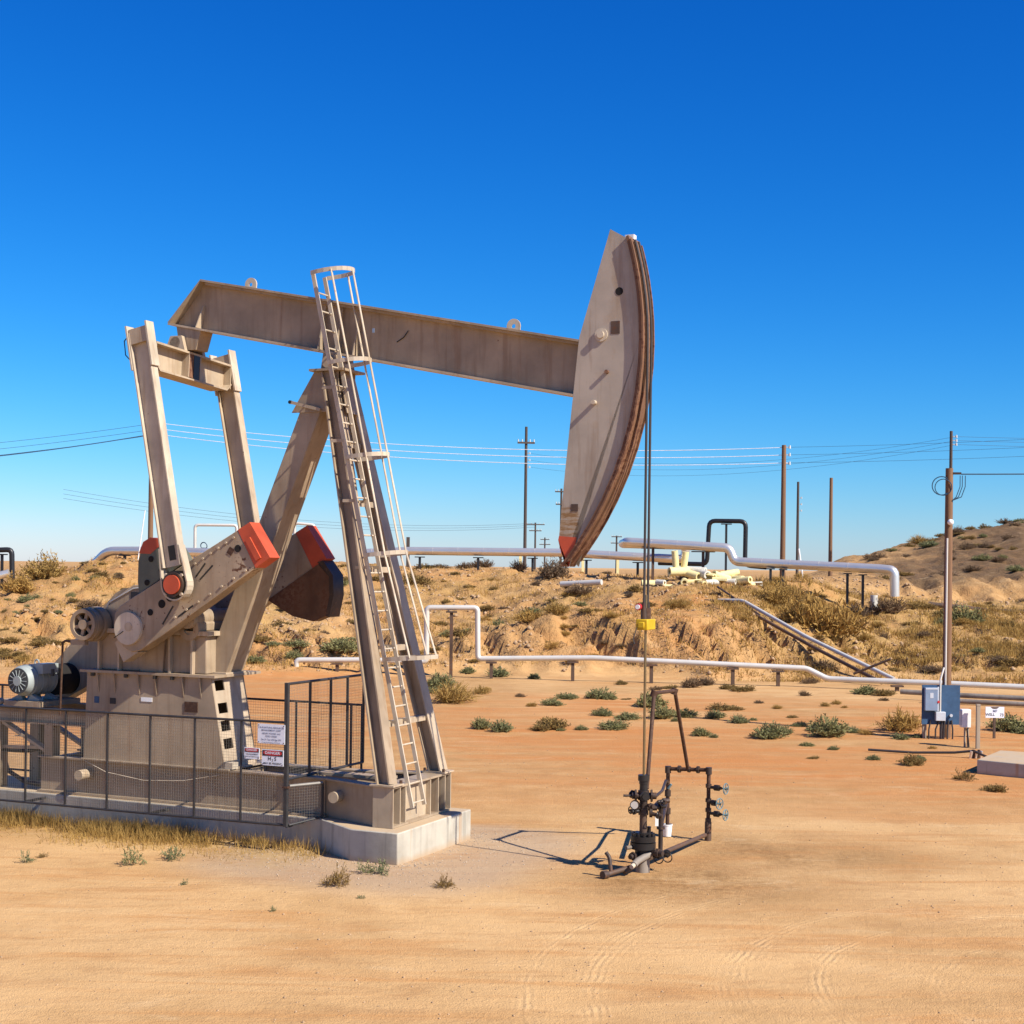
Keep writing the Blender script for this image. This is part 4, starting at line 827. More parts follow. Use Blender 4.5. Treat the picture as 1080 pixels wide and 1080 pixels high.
for z, ln, yaw in ((0.88, 0.32, -36), (0.63, 0.24, -48), (0.45, 0.32, -36)):
    d = Vector((math.cos(R(yaw)), math.sin(R(yaw)), 0)); p = MR+Vector((0, 0, z))
    vl = MB().cyl(p, p+d*ln*0.75, 0.026, n=10); vl.cyl(p+d*(ln*0.35), p+d*(ln*0.62), 0.05, n=12); vl.cyl(p+d*ln*0.62, p+d*(ln+0.03), 0.012, n=8)
    vl = vl.build('valve', M['iron_black'], wh)
    c = p+d*ln; hw_ = MB().torus(c, d, 0.088, 0.0085, 24, 6); sd = Vector((-d.y, d.x, 0))
    for k in range(5):
        a = R(72*k+20); hw_.tube([c, c+sd*(0.086*math.cos(a))+Vector((0, 0, 0.086*math.sin(a)))], 0.007, 6)
    hw_.cyl(c-d*0.015, c+d*0.02, 0.02, n=8); hw_.build('handwheel', M['handle_blue'], vl)
lp = MB().tube([MR+Vector((-0.06, -0.10, 0.10)), (0.16, 0.30, 0.15), (-0.05, -0.05, 0.14), (-0.30, -0.32, 0.05)], 0.036, 12).build('flow_line', M['pipebrown'], wh)
MB().tube([(-0.20, -0.22, 0.10), (-0.58, -0.52, 0.05)], 0.036, 12).build('line_end', M['pipebrown'], lp)
MB().cyl((-0.56, -0.50, 0.05), (-0.63, -0.56, 0.05), 0.06, n=12).build('end_cap', M['iron'], lp)
MB().tube(round_path([(-0.50, -0.45, 0.08), (-0.52, -0.40, 0.28), (-0.57, -0.36, 0.34)], 0.05, 3), 0.03, 10).build('bleed_elbow', M['iron'], lp)
MB().tube([(0.10, -0.06, 0.27), (-0.10, -0.25, 0.20), (-0.16, -0.34, 0.16)], 0.05, 12).build('side_outlet', M['greypipe'], lp)
MB().cyl((-0.16, -0.34, 0.16), (-0.20, -0.40, 0.14), 0.035, n=12).build('outlet_plug', M['cream'], lp)
for x, y in ((0.22, -0.12), (0.36, -0.02)):
    gv_ = MB().cyl((x, y+0.12, 0.26), (x, y, 0.26), 0.035, n=10); gv_.cyl((x, y+0.08, 0.26), (x, y+0.05, 0.26), 0.06, n=10); gv_ = gv_.build('casing_valve', M['iron_black'], wh)
    MB().torus((x, y-0.03, 0.22), (0.5, 1, 0), 0.07, 0.009, 18, 6).build('handwheel', M['iron_black'], gv_)
    MB().tube([(x, y+0.03, 0.26), (x, y-0.03, 0.22)], 0.012, 6).build('stem', M['iron_black'], gv_)
MB().tube(round_path([(0.17, 0.02, 1.10), (0.40, 1.2, 1.02), (0.60, 2.6, 0.98), (0.66, 2.93, 0.90)], 0.05, 3), 0.024, 10).build('cross_pipe', M['iron'], wh)
sp = MB().tube(round_path([(0.15, 0.0, 0.94), (0.27, 0.35, 0.98), (0.30, 0.40, 0.90), (0.30, 0.40, 0.22), (0.20, 0.25, 0.18)], 0.04, 3), 0.036, 10).build('riser_pipe', M['iron'], wh)
MB().cyl((0.30, 0.40, 0.56), (0.30, 0.40, 0.60), 0.062, n=12).build('riser_flange', M['iron'], sp)
MB().box(0.205, 0.255, 0.30, 0.31, 0.62, 0.78).build('valve_tag', M['white'], sp)
MB().tube([(0.33, 0.6, 0.60), (0.66, 2.9, 0.62)], 0.03, 8).build('cross_pipe', M['iron'], wh)
for k, (x, y, z, dx, dy, dz, L, r) in enumerate(((-0.08, -0.05, 0.90, -1, -0.6, 0, 0.13, 0.03), (0.06, -0.07, 0.99, 0.6, -1, 0, 0.14, 0.028), (0.13, -0.04, 0.86, 1, -0.5, -0.2, 0.16, 0.03), (0.0, -0.08, 1.13, 0.1, -1, 0, 0.10, 0.045), (0.22, 0.05, 1.02, 1, 0.3, 0.1, 0.18, 0.032), (-0.12, 0.06, 1.12, -0.4, 1, 0, 0.13, 0.04), (0.17, 0.10, 0.93, 1, 0.8, 0, 0.22, 0.03), (0.12, -0.06, 0.30, 1, -0.8, 0, 0.20, 0.04), (-0.10, -0.08, 0.26, -0.8, -0.9, -0.1, 0.16, 0.038))):
    p = Vector((x, y, z)); d = Vector((dx, dy, dz)).normalized(); ft = MB().cyl(p, p+d*L, r, n=10); ft.cyl(p+d*L*0.45, p+d*L*0.68, r*1.7, n=6); ft.build('fitting', M['iron'] if k % 3 else M['iron_black'], wh)
for x, y, z, a in ((0.28, -0.02, 1.02, 50), (0.20, -0.14, 0.86, 20), (-0.20, -0.10, 0.92, -30)):
    hwm = MB().torus((x, y, z), (math.cos(R(a)), -math.sin(R(a)), 0), 0.05, 0.009, 16, 6); hwm.cyl((x-0.01, y, z), (x+0.02, y-0.02, z), 0.018, n=8); hwm.build('small_handwheel', M['iron_black'], wh)
# bucket
bk = MB().cyl((0, 0, 0), (0, 0, 0.24), 0.085, 0.10, n=24, cap=False); bk.cyl((0, 0, 0.004), (0, 0, 0.008), 0.084, n=24); bk.tubering((0, 0, 0.225), (0, 0, 0.245), 0.107, 0.096, 24)
bk = bk.build('bucket', M['white'], None); bk.scale = (0.82, 0.82, 0.82); bk.location = (W0.x+ML.x, W0.y+ML.y, 0.0); tag(bk, 'small white plastic bucket around the foot of a wellhead pipe', 'bucket')
# ---------------------------------------------------------------- safety fences round the machine
def wire_panel(mb, org, ax, length, z0, z1, sp=0.046, r=0.0019):
    org = Vector(org); ax = Vector(ax).normalized(); k = int(length/sp)
    for i in range(1, k+1):
        p = org+ax*(length*i/(k+1)); mb.cyl((p.x, p.y, z0), (p.x, p.y, z1), r, n=3, cap=False)
    k = int((z1-z0)/sp)
    for i in range(1, k+1):
        z = z0+(z1-z0)*i/(k+1); a = org+Vector((0, 0, z)); mb.cyl(a, a+ax*length, r, n=3, cap=False)
def post(mb, x, y, z0, z1, s=0.045): return mb.box(x-s/2, x+s/2, y-s/2, y+s/2, z0, z1)
nf = empty('mesh_fence', PJ_LOC, PJ_ROT); tag(nf, 'long dark wire mesh fence on the near side of the pumpjack base', 'fence', 'mesh fences round the pumpjack')
FV = -1.20
for z in (2.02, 0.42): MB().tube([(-11, FV, z-0.05), (-8, FV, z-0.03), (-5, FV, z-0.02), (-2.06, FV, z)], 0.02, 8).build('rail', M['fence'], nf)
for u in (-2.89, -3.776, -4.65, -5.517, -6.386, -7.239, -8.1, -9.0, -9.9): post(MB(), u, FV, 0.42, 2.0, 0.028).build('upright', M['fence'], nf)
cpost = post(MB(), -2.05, FV, 0.40, 2.64, 0.06).build('corner_post', M['fence'], nf)
MB().box(-2.10, -2.00, FV-0.04, FV+0.04, 1.0, 1.03).build('hinge', M['rust'], cpost)
mw = MB(); wire_panel(mw, (-11, FV, 0), (1, 0, 0), 8.93, 0.40, 2.0); tag(mw.build('wire_mesh', M['mesh'], nf, smooth=False), kind='stuff')
for u in (-2.05, -4.65, -7.24, -9.9): MB().bar((u, -0.71, 0.40), (u, FV+0.02, 0.40), 0.04, 0.04).build('bracket', M['fence'], nf)
cf = empty('mesh_fence', PJ_LOC, PJ_ROT); tag(cf, 'tall wire mesh fence panel crossing the skid behind the front legs', 'fence', 'mesh fences round the pumpjack')
CU = -2.05
for z in (1.13, 2.62): MB().tube([(CU, FV+0.035, z), (CU, 1.2, z)], 0.022, 8).build('rail', M['fence'], cf)
for v in (-0.52, 0.12, 0.66, 1.2): post(MB(), CU, v, 1.13, 2.62, 0.034).build('upright', M['fence'], cf)
mw = MB(); wire_panel(mw, (CU, FV+0.03, 0), (0, 1, 0), 2.37, 1.15, 2.60); tag(mw.build('wire_mesh', M['mesh'], cf, smooth=False), kind='stuff')
MB().tube([(CU+0.03, FV+0.05, 1.03), (-1.72, -0.66, 1.04)], 0.024, 8).build('lower_rail', M['mesh'], cf)
MB().tube([(CU+0.03, FV+0.05, 0.42), (-1.72, -0.66, 0.50)], 0.018, 8).build('lower_rail', M['fence'], cf)
post(MB(), -1.72, -0.655, 0.50, 1.04, 0.03).build('upright', M['fence'], cf)
mw = MB(); a = Vector((CU+0.03, FV+0.05, 0)); d = Vector((-1.72, -0.66, 0))-a; wire_panel(mw, a, d, d.length, 0.46, 1.03); tag(mw.build('lower_wire_mesh', M['mesh'], cf, smooth=False), kind='stuff')
MB().box(-1.98, -0.68, -0.35, -0.10, Z1+0.003, Z1+0.05).build('sill_channel', M['tan_worn'], cf)
bf = empty('mesh_fence', PJ_LOC, PJ_ROT); tag(bf, 'wire mesh fence on the far side, partly hidden behind the pumpjack base', 'fence', 'mesh fences round the pumpjack')
for z in (2.1, 0.5): MB().tube([(-11, 1.22, z), (-2.06, 1.22, z)], 0.02, 8).build('rail', M['fence'], bf)
for u in (-2.09, -2.3, -3.4, -4.5, -5.6, -6.7, -7.8, -8.9, -10): post(MB(), u, 1.22, 0.35, 2.1, 0.03).build('upright', M['fence'], bf)
mw = MB(); wire_panel(mw, (-11, 1.22, 0), (1, 0, 0), 8.9, 0.5, 2.1, 0.05); tag(mw.build('wire_mesh', M['mesh'], bf, smooth=False), kind='stuff')
# signs hung on the near fence
def sign(u0, u1, z0, z1, label):
    c = w((u0+u1)/2, FV-0.035); s = empty('warning_sign' if 'danger' in label else 'lease_sign', (c.x, c.y, z0), PJ_ROT); tag(s, label, 'sign')
    hw_, h = (u1-u0)/2, z1-z0; MB().box(-hw_, hw_, -0.004, 0.004, 0, h).build('sign_board', M['signwhite'], s, smooth=False)
    for x in (-hw_+0.02, hw_-0.02):
        for z in (0.02, h-0.02): MB().cyl((x, -0.004, z), (x, -0.010, z), 0.008, n=8).build('screw', M['rust'], s)
    return s, hw_, h
s, hw_, h = sign(-2.558, -2.059, 1.679, 1.983, 'white notice with faded blue lettering, largest sign on the fence')
for i, (tx, sz) in enumerate((('E & B NATURAL RESOURCES', 0.037), ('MANAGEMENT CORP', 0.037), ('HENRY POWER 14-5', 0.037), ('POSO CREEK', 0.037), ('Sec 31 Twp 27S Rge 27E', 0.036), ('In case of emergency call 24 hours', 0.024))):
    text_mesh(tx, sz, 'lettering', M['signblue'], s, (0, -0.0065, h-0.055-0.043*i-(0.008 if i > 1 else 0)-(0.008 if i > 3 else 0)))
def danger(s, hw_, h, lines, frame):
    MB().box(-hw_+0.012, hw_-0.012, -0.0065, -0.0045, h*0.60, h-0.012).build('black_panel', M['signblack'], s, smooth=False)
    n = 24; c = (0, h*0.795); P = [(hw_*0.86*math.copysign(abs(math.cos(2*math.pi*k/n))**0.7, math.cos(2*math.pi*k/n)), c[1]+h*0.155*math.copysign(abs(math.sin(2*math.pi*k/n))**0.8, math.sin(2*math.pi*k/n))) for k in range(n)]
    MB().uz(P, -0.0085, -0.0067).build('red_oval', M['signred'], s, smooth=False)
    text_mesh('DANGER', h*0.24, 'lettering', M['signwhite'], s, (0, -0.0105, c[1]), squeeze=1.15)
    for tx, sz, z in lines: text_mesh(tx, sz, 'lettering', M['signblack'], s, (0, -0.0065, z))
s, hw_, h = sign(-2.803, -2.521, 1.421, 1.597, 'small white danger sign with red header, left of the two danger signs')
danger(s, hw_, h, (('THIS EQUIPMENT', 0.030, h*0.41), ('STARTS AUTOMATICALLY', 0.0235, h*0.20)), False)
s, hw_, h = sign(-2.476, -2.08, 1.338, 1.587, 'larger white danger sign reading H2S, beside the fence corner post')
danger(s, hw_, h, (('H', 0.085, h*0.42), ('MAY BE PRESENT', 0.044, h*0.13)), True)
# H2S: the subscript set between the letters
for o in list(s.children):
    if o.name.startswith('lettering') and abs(o.location.z-h*0.42) < 1e-4: o.location.x = -0.055
text_mesh('2', 0.055, 'lettering', M['signblack'], s, (0.0, -0.0065, h*0.34)); text_mesh('S', 0.085, 'lettering', M['signblack'], s, (0.052, -0.0065, h*0.42))
# ---------------------------------------------------------------- utility poles
def pole(x, y, ztop, r, label, mat, arms=(), cat='utility pole', insul=(), group='utility poles on the skyline'):
    zb = hz(x, y)-0.3; p = empty('utility_pole', (x, y, zb)); tag(p, label, cat, group)
    MB().cyl((0, 0, 0), (0, 0, ztop-zb), r*1.1, r*0.85, n=12).build('shaft', mat, p)
    for z, half, rot in arms:
        d = Vector((math.cos(R(rot)), math.sin(R(rot)), 0)); a = MB().bar(-d*half+Vector((0, -r, z-zb)), d*half+Vector((0, -r, z-zb)), 0.14, 0.16).build('crossarm', mat, p)
        for k in (-0.92, -0.45, 0.45, 0.92): q = d*half*k+Vector((0, -r, z-zb+0.08)); MB().cyl(q, q+Vector((0, 0, 0.22)), 0.06, 0.04, n=8).build('insulator', M['glass'], a)
    for z in insul:
        MB().bar((0.1, 0, z-zb), (0.32, -0.05, z-zb), 0.05, 0.05).build('insulator_arm', M['glass'], p); MB().cyl((0.32, -0.05, z-zb-0.08), (0.32, -0.05, z-zb+0.10), 0.07, 0.05, n=8).build('insulator', M['glass'], p)
    return p
pole(-21.74, 90, 13.25, 0.145, 'sunlit brown utility pole on the left hill, behind the long pitman arm', M['wood'], insul=(12.84, 12.49, 12.15))
pole(15.35, 85, 11.55, 0.145, 'thick brown utility pole right of the silver pipe loop, no crossarm', M['wood'], insul=(11.43, 11.0, 10.51))
p = pole(1.10, 130, 16.6, 0.14, 'tall thin pole with one short crossarm, left of the horsehead tip', M['wood_dark'], arms=((15.2, 0.75, 8),), insul=(14.3, 13.7, 13.1))
pole(21.24, 100, 10.65, 0.125, 'bare brown pole standing at the foot of the right hill', M['wood'])
pole(26.65, 140, 12.7, 0.13, 'slim dark pole close beside the thick brown pole, with brackets', M['wood_dark'], insul=(11.2, 10.6, 10.0))
pole(27.75, 95, 13.4, 0.11, 'dark pole top rising above the wooden electrical pole, with three insulators', M['wood_dark'], insul=(13.05, 12.8, 12.55))
pole(3.67, 240, 11.5, 0.16, 'distant pole with two crossarms just left of the horsehead tip', M['wood_dark'], arms=((11.2, 1.5, 12), (10.2, 1.0, 12)))
pp = pole(6.52, 300, 10.3, 0.17, 'farthest pole with platform arms low behind the silver pipe', M['wood_dark'], arms=((9.9, 0.9, 0), (8.9, 1.1, 0), (6.9, 2.6, 0)))
pole(6.15, 190, 14.4, 0.15, 'pole half hidden behind the lower edge of the horsehead', M['wood_dark'], arms=((14.0, 0.8, 5), (12.4, 0.7, 5)))
pole(18.1, 260, 10.0, 0.17, 'small distant pole seen between horsehead and hanging rod', M['wood_dark'], arms=((9.8, 0.9, 0), (8.7, 1.0, 0)))
# ---------------------------------------------------------------- wires
def wire(pts, r, mat, label, group, drop=0.0):
    P = pts if not drop else sag(pts[0], pts[1], drop, 24)
    o = MB().tube(P, r, 5, cap=False).build('power_line', mat, None); tag(o, label, 'power line', group); return o
ord3 = ('top', 'middle', 'lowest')
for k, (a, c) in enumerate((((-21.4, 90, 12.84), (15.6, 85, 11.43)), ((-21.4, 90, 12.49), (15.6, 85, 11.0)), ((-21.4, 90, 12.15), (15.6, 85, 10.55)))):
    wire([a, c], 0.018, M['wirelight'], ord3[k]+' of three bright wires strung between the two brown poles', 'bright wires across the sky', 0.75)
    wire([(-48, 97, (10.9, 10.45, 10.0)[k]), (-21.4, 90, (12.84, 12.49, 12.15)[k])], 0.011, M['wiredark'], ord3[k]+' of three thin wires leaving the left pole', 'thin wires at the left edge', 0.35)
    wire([(15.6, 85, (11.43, 11.0, 10.55)[k]), (60, 60, (14.0, 13.6, 13.1)[k])], 0.008, M['wiredark'], ord3[k]+' of three thin wires running right from the thick brown pole', 'thin wires at the right edge', 0.8)
wire([(-42, 65, 7.9), (-21.5, 88.5, 12.0)], 0.03, M['bluewire'], 'thick dark twisted cable sloping up to the left pole', None, 0.7)
for k, (zl, zr) in enumerate(((13.05, 13.2), (12.8, 12.9), (12.55, 12.5))):
    wire([(28.05, 95, zl), (70, 92, zr+1.2)], 0.009, M['wiredark'], ord3[k]+' of three thin wires leaving the dark pole top to the right', 'thin wires from the dark pole top', 0.6)
    wire([(1.42, 130, (14.3, 13.7, 13.1)[k]), (28.05, 95, zl)], 0.008, M['wiredark'], ord3[k]+' of three thin wires from the tall thin pole to the dark pole top', 'thin wires across the right sky', 1.3)
    wire([(3.67, 240, 11.4-0.3*k), (-60, 200, 14-0.6*k)], 0.02, M['wiredark'], ord3[k]+' of three faint far wires sloping up left from the distant pole', 'faint far wires', 2.0)
# ---------------------------------------------------------------- pipelines
def pipe(name, pts, r, mat, label, cat='pipe', group=None, rad=0.3, n=16, bands=0):
    base = Vector(pts[0]); e = empty(name, base); tag(e, label, cat, group)
    P = round_path([Vector(p)-base for p in pts], rad, 4) if rad else [Vector(p)-base for p in pts]
    MB().tube(P, r, n).build('pipe_run', mat, e)
    if bands:
        for a, c in zip(pts[:-1], pts[1:]):
            a = Vector(a); c = Vector(c); L = (c-a).length; k = int(L/bands)
            for i in range(1, k+1):
                q = a.lerp(c, i/(k+1))-base; d = (c-a).normalized(); MB().cyl(q-d*0.02, q+d*0.02, r*1.035, n=n).build('band', mat, e)
    return e, base
def support(e, base, x, y, ztop, mat=None, wd=0.35, t=0.06):
    mat = mat or M['black']; zb = hz(x, y)-0.2; m = MB(); m.box(x-t/2, x+t/2, y-t/2, y+t/2, zb, ztop-0.05); m.box(x-wd, x+wd, y-t, y+t, ztop-0.06, ztop)
    m.v = [(p[0]-base.x, p[1]-base.y, p[2]-base.z) for p in m.v]; m.build('support', mat, e)
e, bs = pipe('steam_pipe', [(-9.5, 90.3, 5.15), (-6.2, 89.5, 5.33), (2.84, 87, 5.31), (9.75, 85, 5.0), (9.86, 84.9, 5.78), (6.2, 84.4, 5.83), (6.2, 81.2, 5.89), (11.5, 79.3, 5.60), (11.75, 79.2, 4.88), (18.55, 76, 4.58), (19.3, 75.6, 4.52), (19.33, 75.6, 3.2)], 0.24, M['silver'], 'large shiny silver pipeline with raised loop along the bank top', bands=1.6)
for x, y, z in ((-5.5, 89.3, 5.0), (-2, 88.3, 5.0), (1.2, 87.5, 5.0), (4.3, 86.6, 4.92), (7.2, 85.8, 4.82)): support(e, bs, x, y, z, M['blackpipe'], 0.3, 0.14)
for x, y, z in ((7.6, 80.85, 5.58), (10.2, 80.0, 5.42)): support(e, bs, x, y, z, M['pipebrown'], 0.62, 0.14)
for x, y, z in ((13.5, 78.2, 4.55), (14.1, 77.9, 4.52), (17.2, 76.8, 4.35), (17.9, 76.4, 4.30)): support(e, bs, x, y, z, M['blackpipe'], 0.2, 0.12)
wp = MB().cyl((0, 0, -0.3), (0, 0, 0.75), 0.2, n=16).build('pipe_stub', M['silver_dull'], None); wp.location = (18.6, 76.9, hz(18.6, 76.9)); tag(wp, 'short pale pipe stub standing behind the silver pipeline elbow', 'pipe')
e, bs = pipe('arched_pipe', [(8.6, 88, 4.78), (11.3, 86.9, 4.74), (11.4, 86.8, 7.26), (13.42, 86.2, 7.24), (13.4, 86.2, 4.70), (14.6, 85.9, 4.6)], 0.13, M['blackpipe'], 'tall black square arch of pipe above the silver loop', rad=0.35)
support(e, bs, 12.33, 86.4, 7.10, M['blackpipe'], 0.3, 0.12)
e, bs = pipe('insulated_pipe', [(-8.65, 60.5, -0.2), (-8.66, 60.5, 0.60), (-5.88, 60.3, 0.65), (-3.39, 60.2, 0.62), (-3.40, 60.2, 2.79), (-1.36, 60, 2.81), (-1.32, 60, 0.77), (3.24, 59, 0.92), (11.35, 57.5, 0.71), (12.1, 57.2, 0.34), (16.23, 55.5, 0.34), (22, 53.4, 0.28)], 0.108, M['silver_dull'], 'long thin silver pipe with a square step along the foot of the bank', rad=0.16, n=14)
for x, y, z in ((-7.0, 60.4, 0.50), (-2.4, 60.1, 2.66), (-0.78, 59.9, 0.66), (2.45, 59.2, 0.76), (5.5, 58.6, 0.72), (8.6, 58.0, 0.66), (10.3, 57.7, 0.60), (14.5, 56.2, 0.2)): support(e, bs, x, y, z, M['pipebrown'], 0.22, 0.13)
e, bs = pipe('short_pipe', [(2.6, 79.2, hz(2.6, 79.2)+0.35), (4.68, 78, hz(4.68, 78)+0.25)], 0.15, M['silver_dull'], 'short pale pipe length on the bank below the horsehead tip', rad=0); support(e, bs, 4.1, 78.3, hz(4.1, 78.3)+0.2, M['blackpipe'], 0.1, 0.1)
def onbank(x, y, dz): return (x, y, hz(x, y)+dz)
pipe('sloping_pipe', [(9.6, 69.6, 3.02), (10.6, 68.8, 3.05), (12.63, 64, 1.62), (15.2, 59.4, 0.2)], 0.085, M['silver_dull'], 'silver pipe running down the bank to the right', rad=0.3, n=12)
pipe('sloping_pipe', [(8.9, 69.6, 3.0), (10.1, 69.0, 3.0), (12.70, 62.9, 1.25), (14.5, 58.5, 0.12)], 0.075, M['pipebrown'], 'rusty brown pipe running down the bank under the silver one', rad=0.3, n=10)
pipe('loose_rod', [(9.9, 72, 3.62), (11.1, 67, 2.45)], 0.05, M['pipebrown'], 'thin dark rod leaning across the top of the sloping pipes', rad=0, n=8)
pipe('loose_rod', [(13.5, 59, 0.42), (14.8, 58.4, 1.05)], 0.05, M['pipebrown'], 'thin dark rod crossing the lower end of the sloping pipes', rad=0, n=8)
pipe('ground_pipe', [onbank(22.6, 81.2, 0.15), onbank(26, 80.6, 0.15), onbank(33, 79.8, 0.15)], 0.14, M['pipebrown'], 'dark pipe lying below the right hill, behind the electrical pole', rad=0, n=10)
pipe('ground_pipe', [(13.7, 52.6, 0.26), (15.6, 51.5, 0.24), (22, 48.6, 0.22)], 0.09, M['greypipe'], 'weathered grey pipe on the ground right of the blue board, rear one', rad=0, n=12)
pipe('ground_pipe', [(14.2, 51.4, 0.10), (16.5, 50.2, 0.10), (22, 48.0, 0.10)], 0.085, M['greypipe'], 'weathered grey pipe on the ground right of the blue board, front one', rad=0, n=12)
e, bs = pipe('steam_pipe', [(-23.3, 83.3, 4.25), (-22.3, 82.5, 5.06), (-20.09, 81.5, 5.08), (-15.5, 79.6, 5.0)], 0.24, M['silver'], 'silver pipe bending over the crest of the left hill', rad=0.5); support(e, bs, -21.2, 82.0, 4.85, M['blackpipe'], 0.3, 0.14)
e, bs = pipe('arched_pipe', [(-33, 75, 4.65), (-25.05, 75, 5.02), (-25.0, 75, 3.0)], 0.13, M['blackpipe'], 'black pipe arch cut by the left edge of the picture', rad=0.25); support(e, bs, -25.6, 75.2, 4.8, M['blackpipe'], 0.25, 0.12)
pipe('short_pipe', [(-27, 74, hz(-27, 74)+0.5), (-24.9, 74.2, 3.85)], 0.19, M['silver'], 'shiny silver pipe end beside the golden bush at the left edge', rad=0)
pipe('arched_pipe', [(-18.2, 86, 3.8), (-18.22, 86, 6.64), (-15.83, 86, 6.65), (-15.8, 86, 3.8)], 0.085, M['silver_dull'], 'thin pale pipe arch between the two crank tips, left one', rad=0.2, n=10)
pipe('arched_pipe', [(-12.48, 86, 3.8), (-12.51, 86, 6.82), (-11.36, 86, 6.72), (-11.34, 86, 3.8)], 0.085, M['silver_dull'], 'thin pale narrow pipe arch right of the upper crank', rad=0.2, n=10)
vb = empty('pipe_valve', (-17.6, 85.5, hz(-17.6, 85.5))); tag(vb, 'small dark blue valve beside the left pale pipe arch', 'valve')
MB().cyl((0, 0, -0.1), (0, 0, 0.9), 0.12, n=10).build('valve_body', M['bluewire'], vb); MB().torus((0, 0, 1.0), (0.3, 1, 0.2), 0.2, 0.03).build('handwheel', M['bluewire'], vb); MB().cyl((-0.3, 0, 0.55), (0.3, 0, 0.55), 0.16, n=10).build('flange', M['bluewire'], vb)
gm_ = pipe('guy_marker', [(-20.1, 80.5, 4.6), (-19.75, 80.5, 7.25)], 0.028, M['white'], 'slim white guy wire guard left of the sunlit brown pole', 'guy guard', rad=0, n=8)
gm2 = pipe('guy_marker', [(17.9, 92, hz(17.9, 92)), (17.6, 92, hz(17.9, 92)+2.0)], 0.05, M['white'], 'slim white guy wire guard right of the thick brown pole', 'guy guard', rad=0, n=8)
# posts and distant bits between the poles
for i, (x, y, z) in enumerate(((-6.4, 92, 6.2), (5.2, 110, 5.4), (7.9, 112, 5.5), (0.6, 108, 5.3))):
    o = MB().box(x-0.1, x+0.1, y-0.1, y+0.1, hz(x, y)-0.2, z); o = o.build('marker_post', M['wood_dark'] if i < 1 else M['foam'], None); tag(o, ('dark stub post behind the silver pipeline near the ladder', 'yellow marker post left of the horsehead tip', 'yellow marker post under the horsehead tip', 'yellow marker post behind the silver pipeline')[i], 'post')
# ---------------------------------------------------------------- pile of foam pipe insulation
shells = [(689, 77.2, 8, 1.1, .2, 0), (708, 76.4, -4, .85, .17, 0), (714, 77.8, 80, .8, .17, .75), (722, 77.9, 84, .8, .17, .75), (717, 77.6, 10, 1.1, .22, .28), (729, 77.6, 18, 1.0, .2, .35), (723, 76.2, -52, 1.1, .19, .05), (735, 77.9, 28, 1.1, .22, .42), (742, 77.5, 40, 1.0, .22, .3), (748, 77.2, 70, .8, .2, .2), (733, 76.8, 20, .8, .18, 0), (741, 76.6, 35, .7, .18, 0), (752, 76.8, 5, .7, .17, 0), (762, 77.6, 0, 1.0, .19, .2), (770, 78.0, -5, 1.1, .18, .42), (760, 76.9, 10, .7, .18, 0), (771, 77.0, 30, .6, .16, 0), (779, 77.6, 55, .9, .19, .25), (785, 77.0, 60, .9, .19, .05), (792, 77.2, -70, .6, .19, 0), (799, 77.6, 10, .6, .15, 0), (727, 76.5, 50, .6, .15, 0), (698, 76.6, 30, .5, .15, 0)]
shells.sort(key=lambda q: q[0])
nth = ['first', 'second', 'third', 'fourth', 'fifth', 'sixth', 'seventh', 'eighth', 'ninth', 'tenth', 'eleventh', 'twelfth', 'thirteenth', 'fourteenth', 'fifteenth', 'sixteenth', 'seventeenth', 'eighteenth', 'nineteenth', 'twentieth']
nth += [t_+'-'+q for t_ in ('twenty', 'thirty', 'forty', 'fifty', 'sixty', 'seventy', 'eighty') for q in nth[:9]]
cnt_ = {}
for px, y, ang, L, r, dz in shells:
    x = (px-541.0)/1580*y; st_ = ang >= 80
    torn = (px in (735, 742, 752, 799, 771, 698))
    o = empty('insulation_shell', (x, y, hz(x, y)+dz+(0 if st_ else r*0.9)))
    side_ = 'left heap' if px < 755 else 'right heap'; kd_ = 'standing pale yellow foam pipe shell' if st_ else ('torn cream jacketed foam shell' if torn else 'pale yellow foam pipe shell'); key = side_+kd_
    cnt_[key] = cnt_.get(key, 0)+1
    tag(o, '%s in %s, %s from left' % (kd_, side_, nth[cnt_[key]-1]), 'pipe insulation', 'foam insulation shells on the bank')
    m = M['foil'] if torn else M['foam']
    if st_: d = Vector((0.12*(1 if px > 718 else -1), -0.1, 1)).normalized(); a, c = Vector((0, 0, -0.1)), d*L
    else: ang += random.uniform(-35, 35); d = Vector((math.cos(R(ang)), -math.sin(R(ang)), random.uniform(-0.3, 0.35) if dz > 0.1 else random.uniform(-0.05, 0.15))); a, c = -d*L/2, d*L/2
    if int(px) % 3 == 1 and not st_:   # split half shell, lying open
        hm = MB(); ax = (c-a).normalized(); sd_ = ax.cross(Vector((0, 0, 1))).normalized(); up_ = sd_.cross(ax); prf = [(r, R(q)) for q in range(-15, 196, 21)] + [(r*0.6, R(q)) for q in range(195, -16, -21)]
        ph = random.uniform(-1.2, 1.2); hm.prism([a+sd_*(q*math.cos(t_+ph))+up_*(q*math.sin(t_+ph)) for q, t_ in prf], c-a); hm.build('foam_shell', m, o)
    else:
        MB().tubering(a, c, r, r*0.55, 16).build('foam_shell', m, o); MB().cyl(a.lerp(c, 0.06), a.lerp(c, 0.94), r*0.56, n=12).build('foam_core', M['foam_dark'], o)
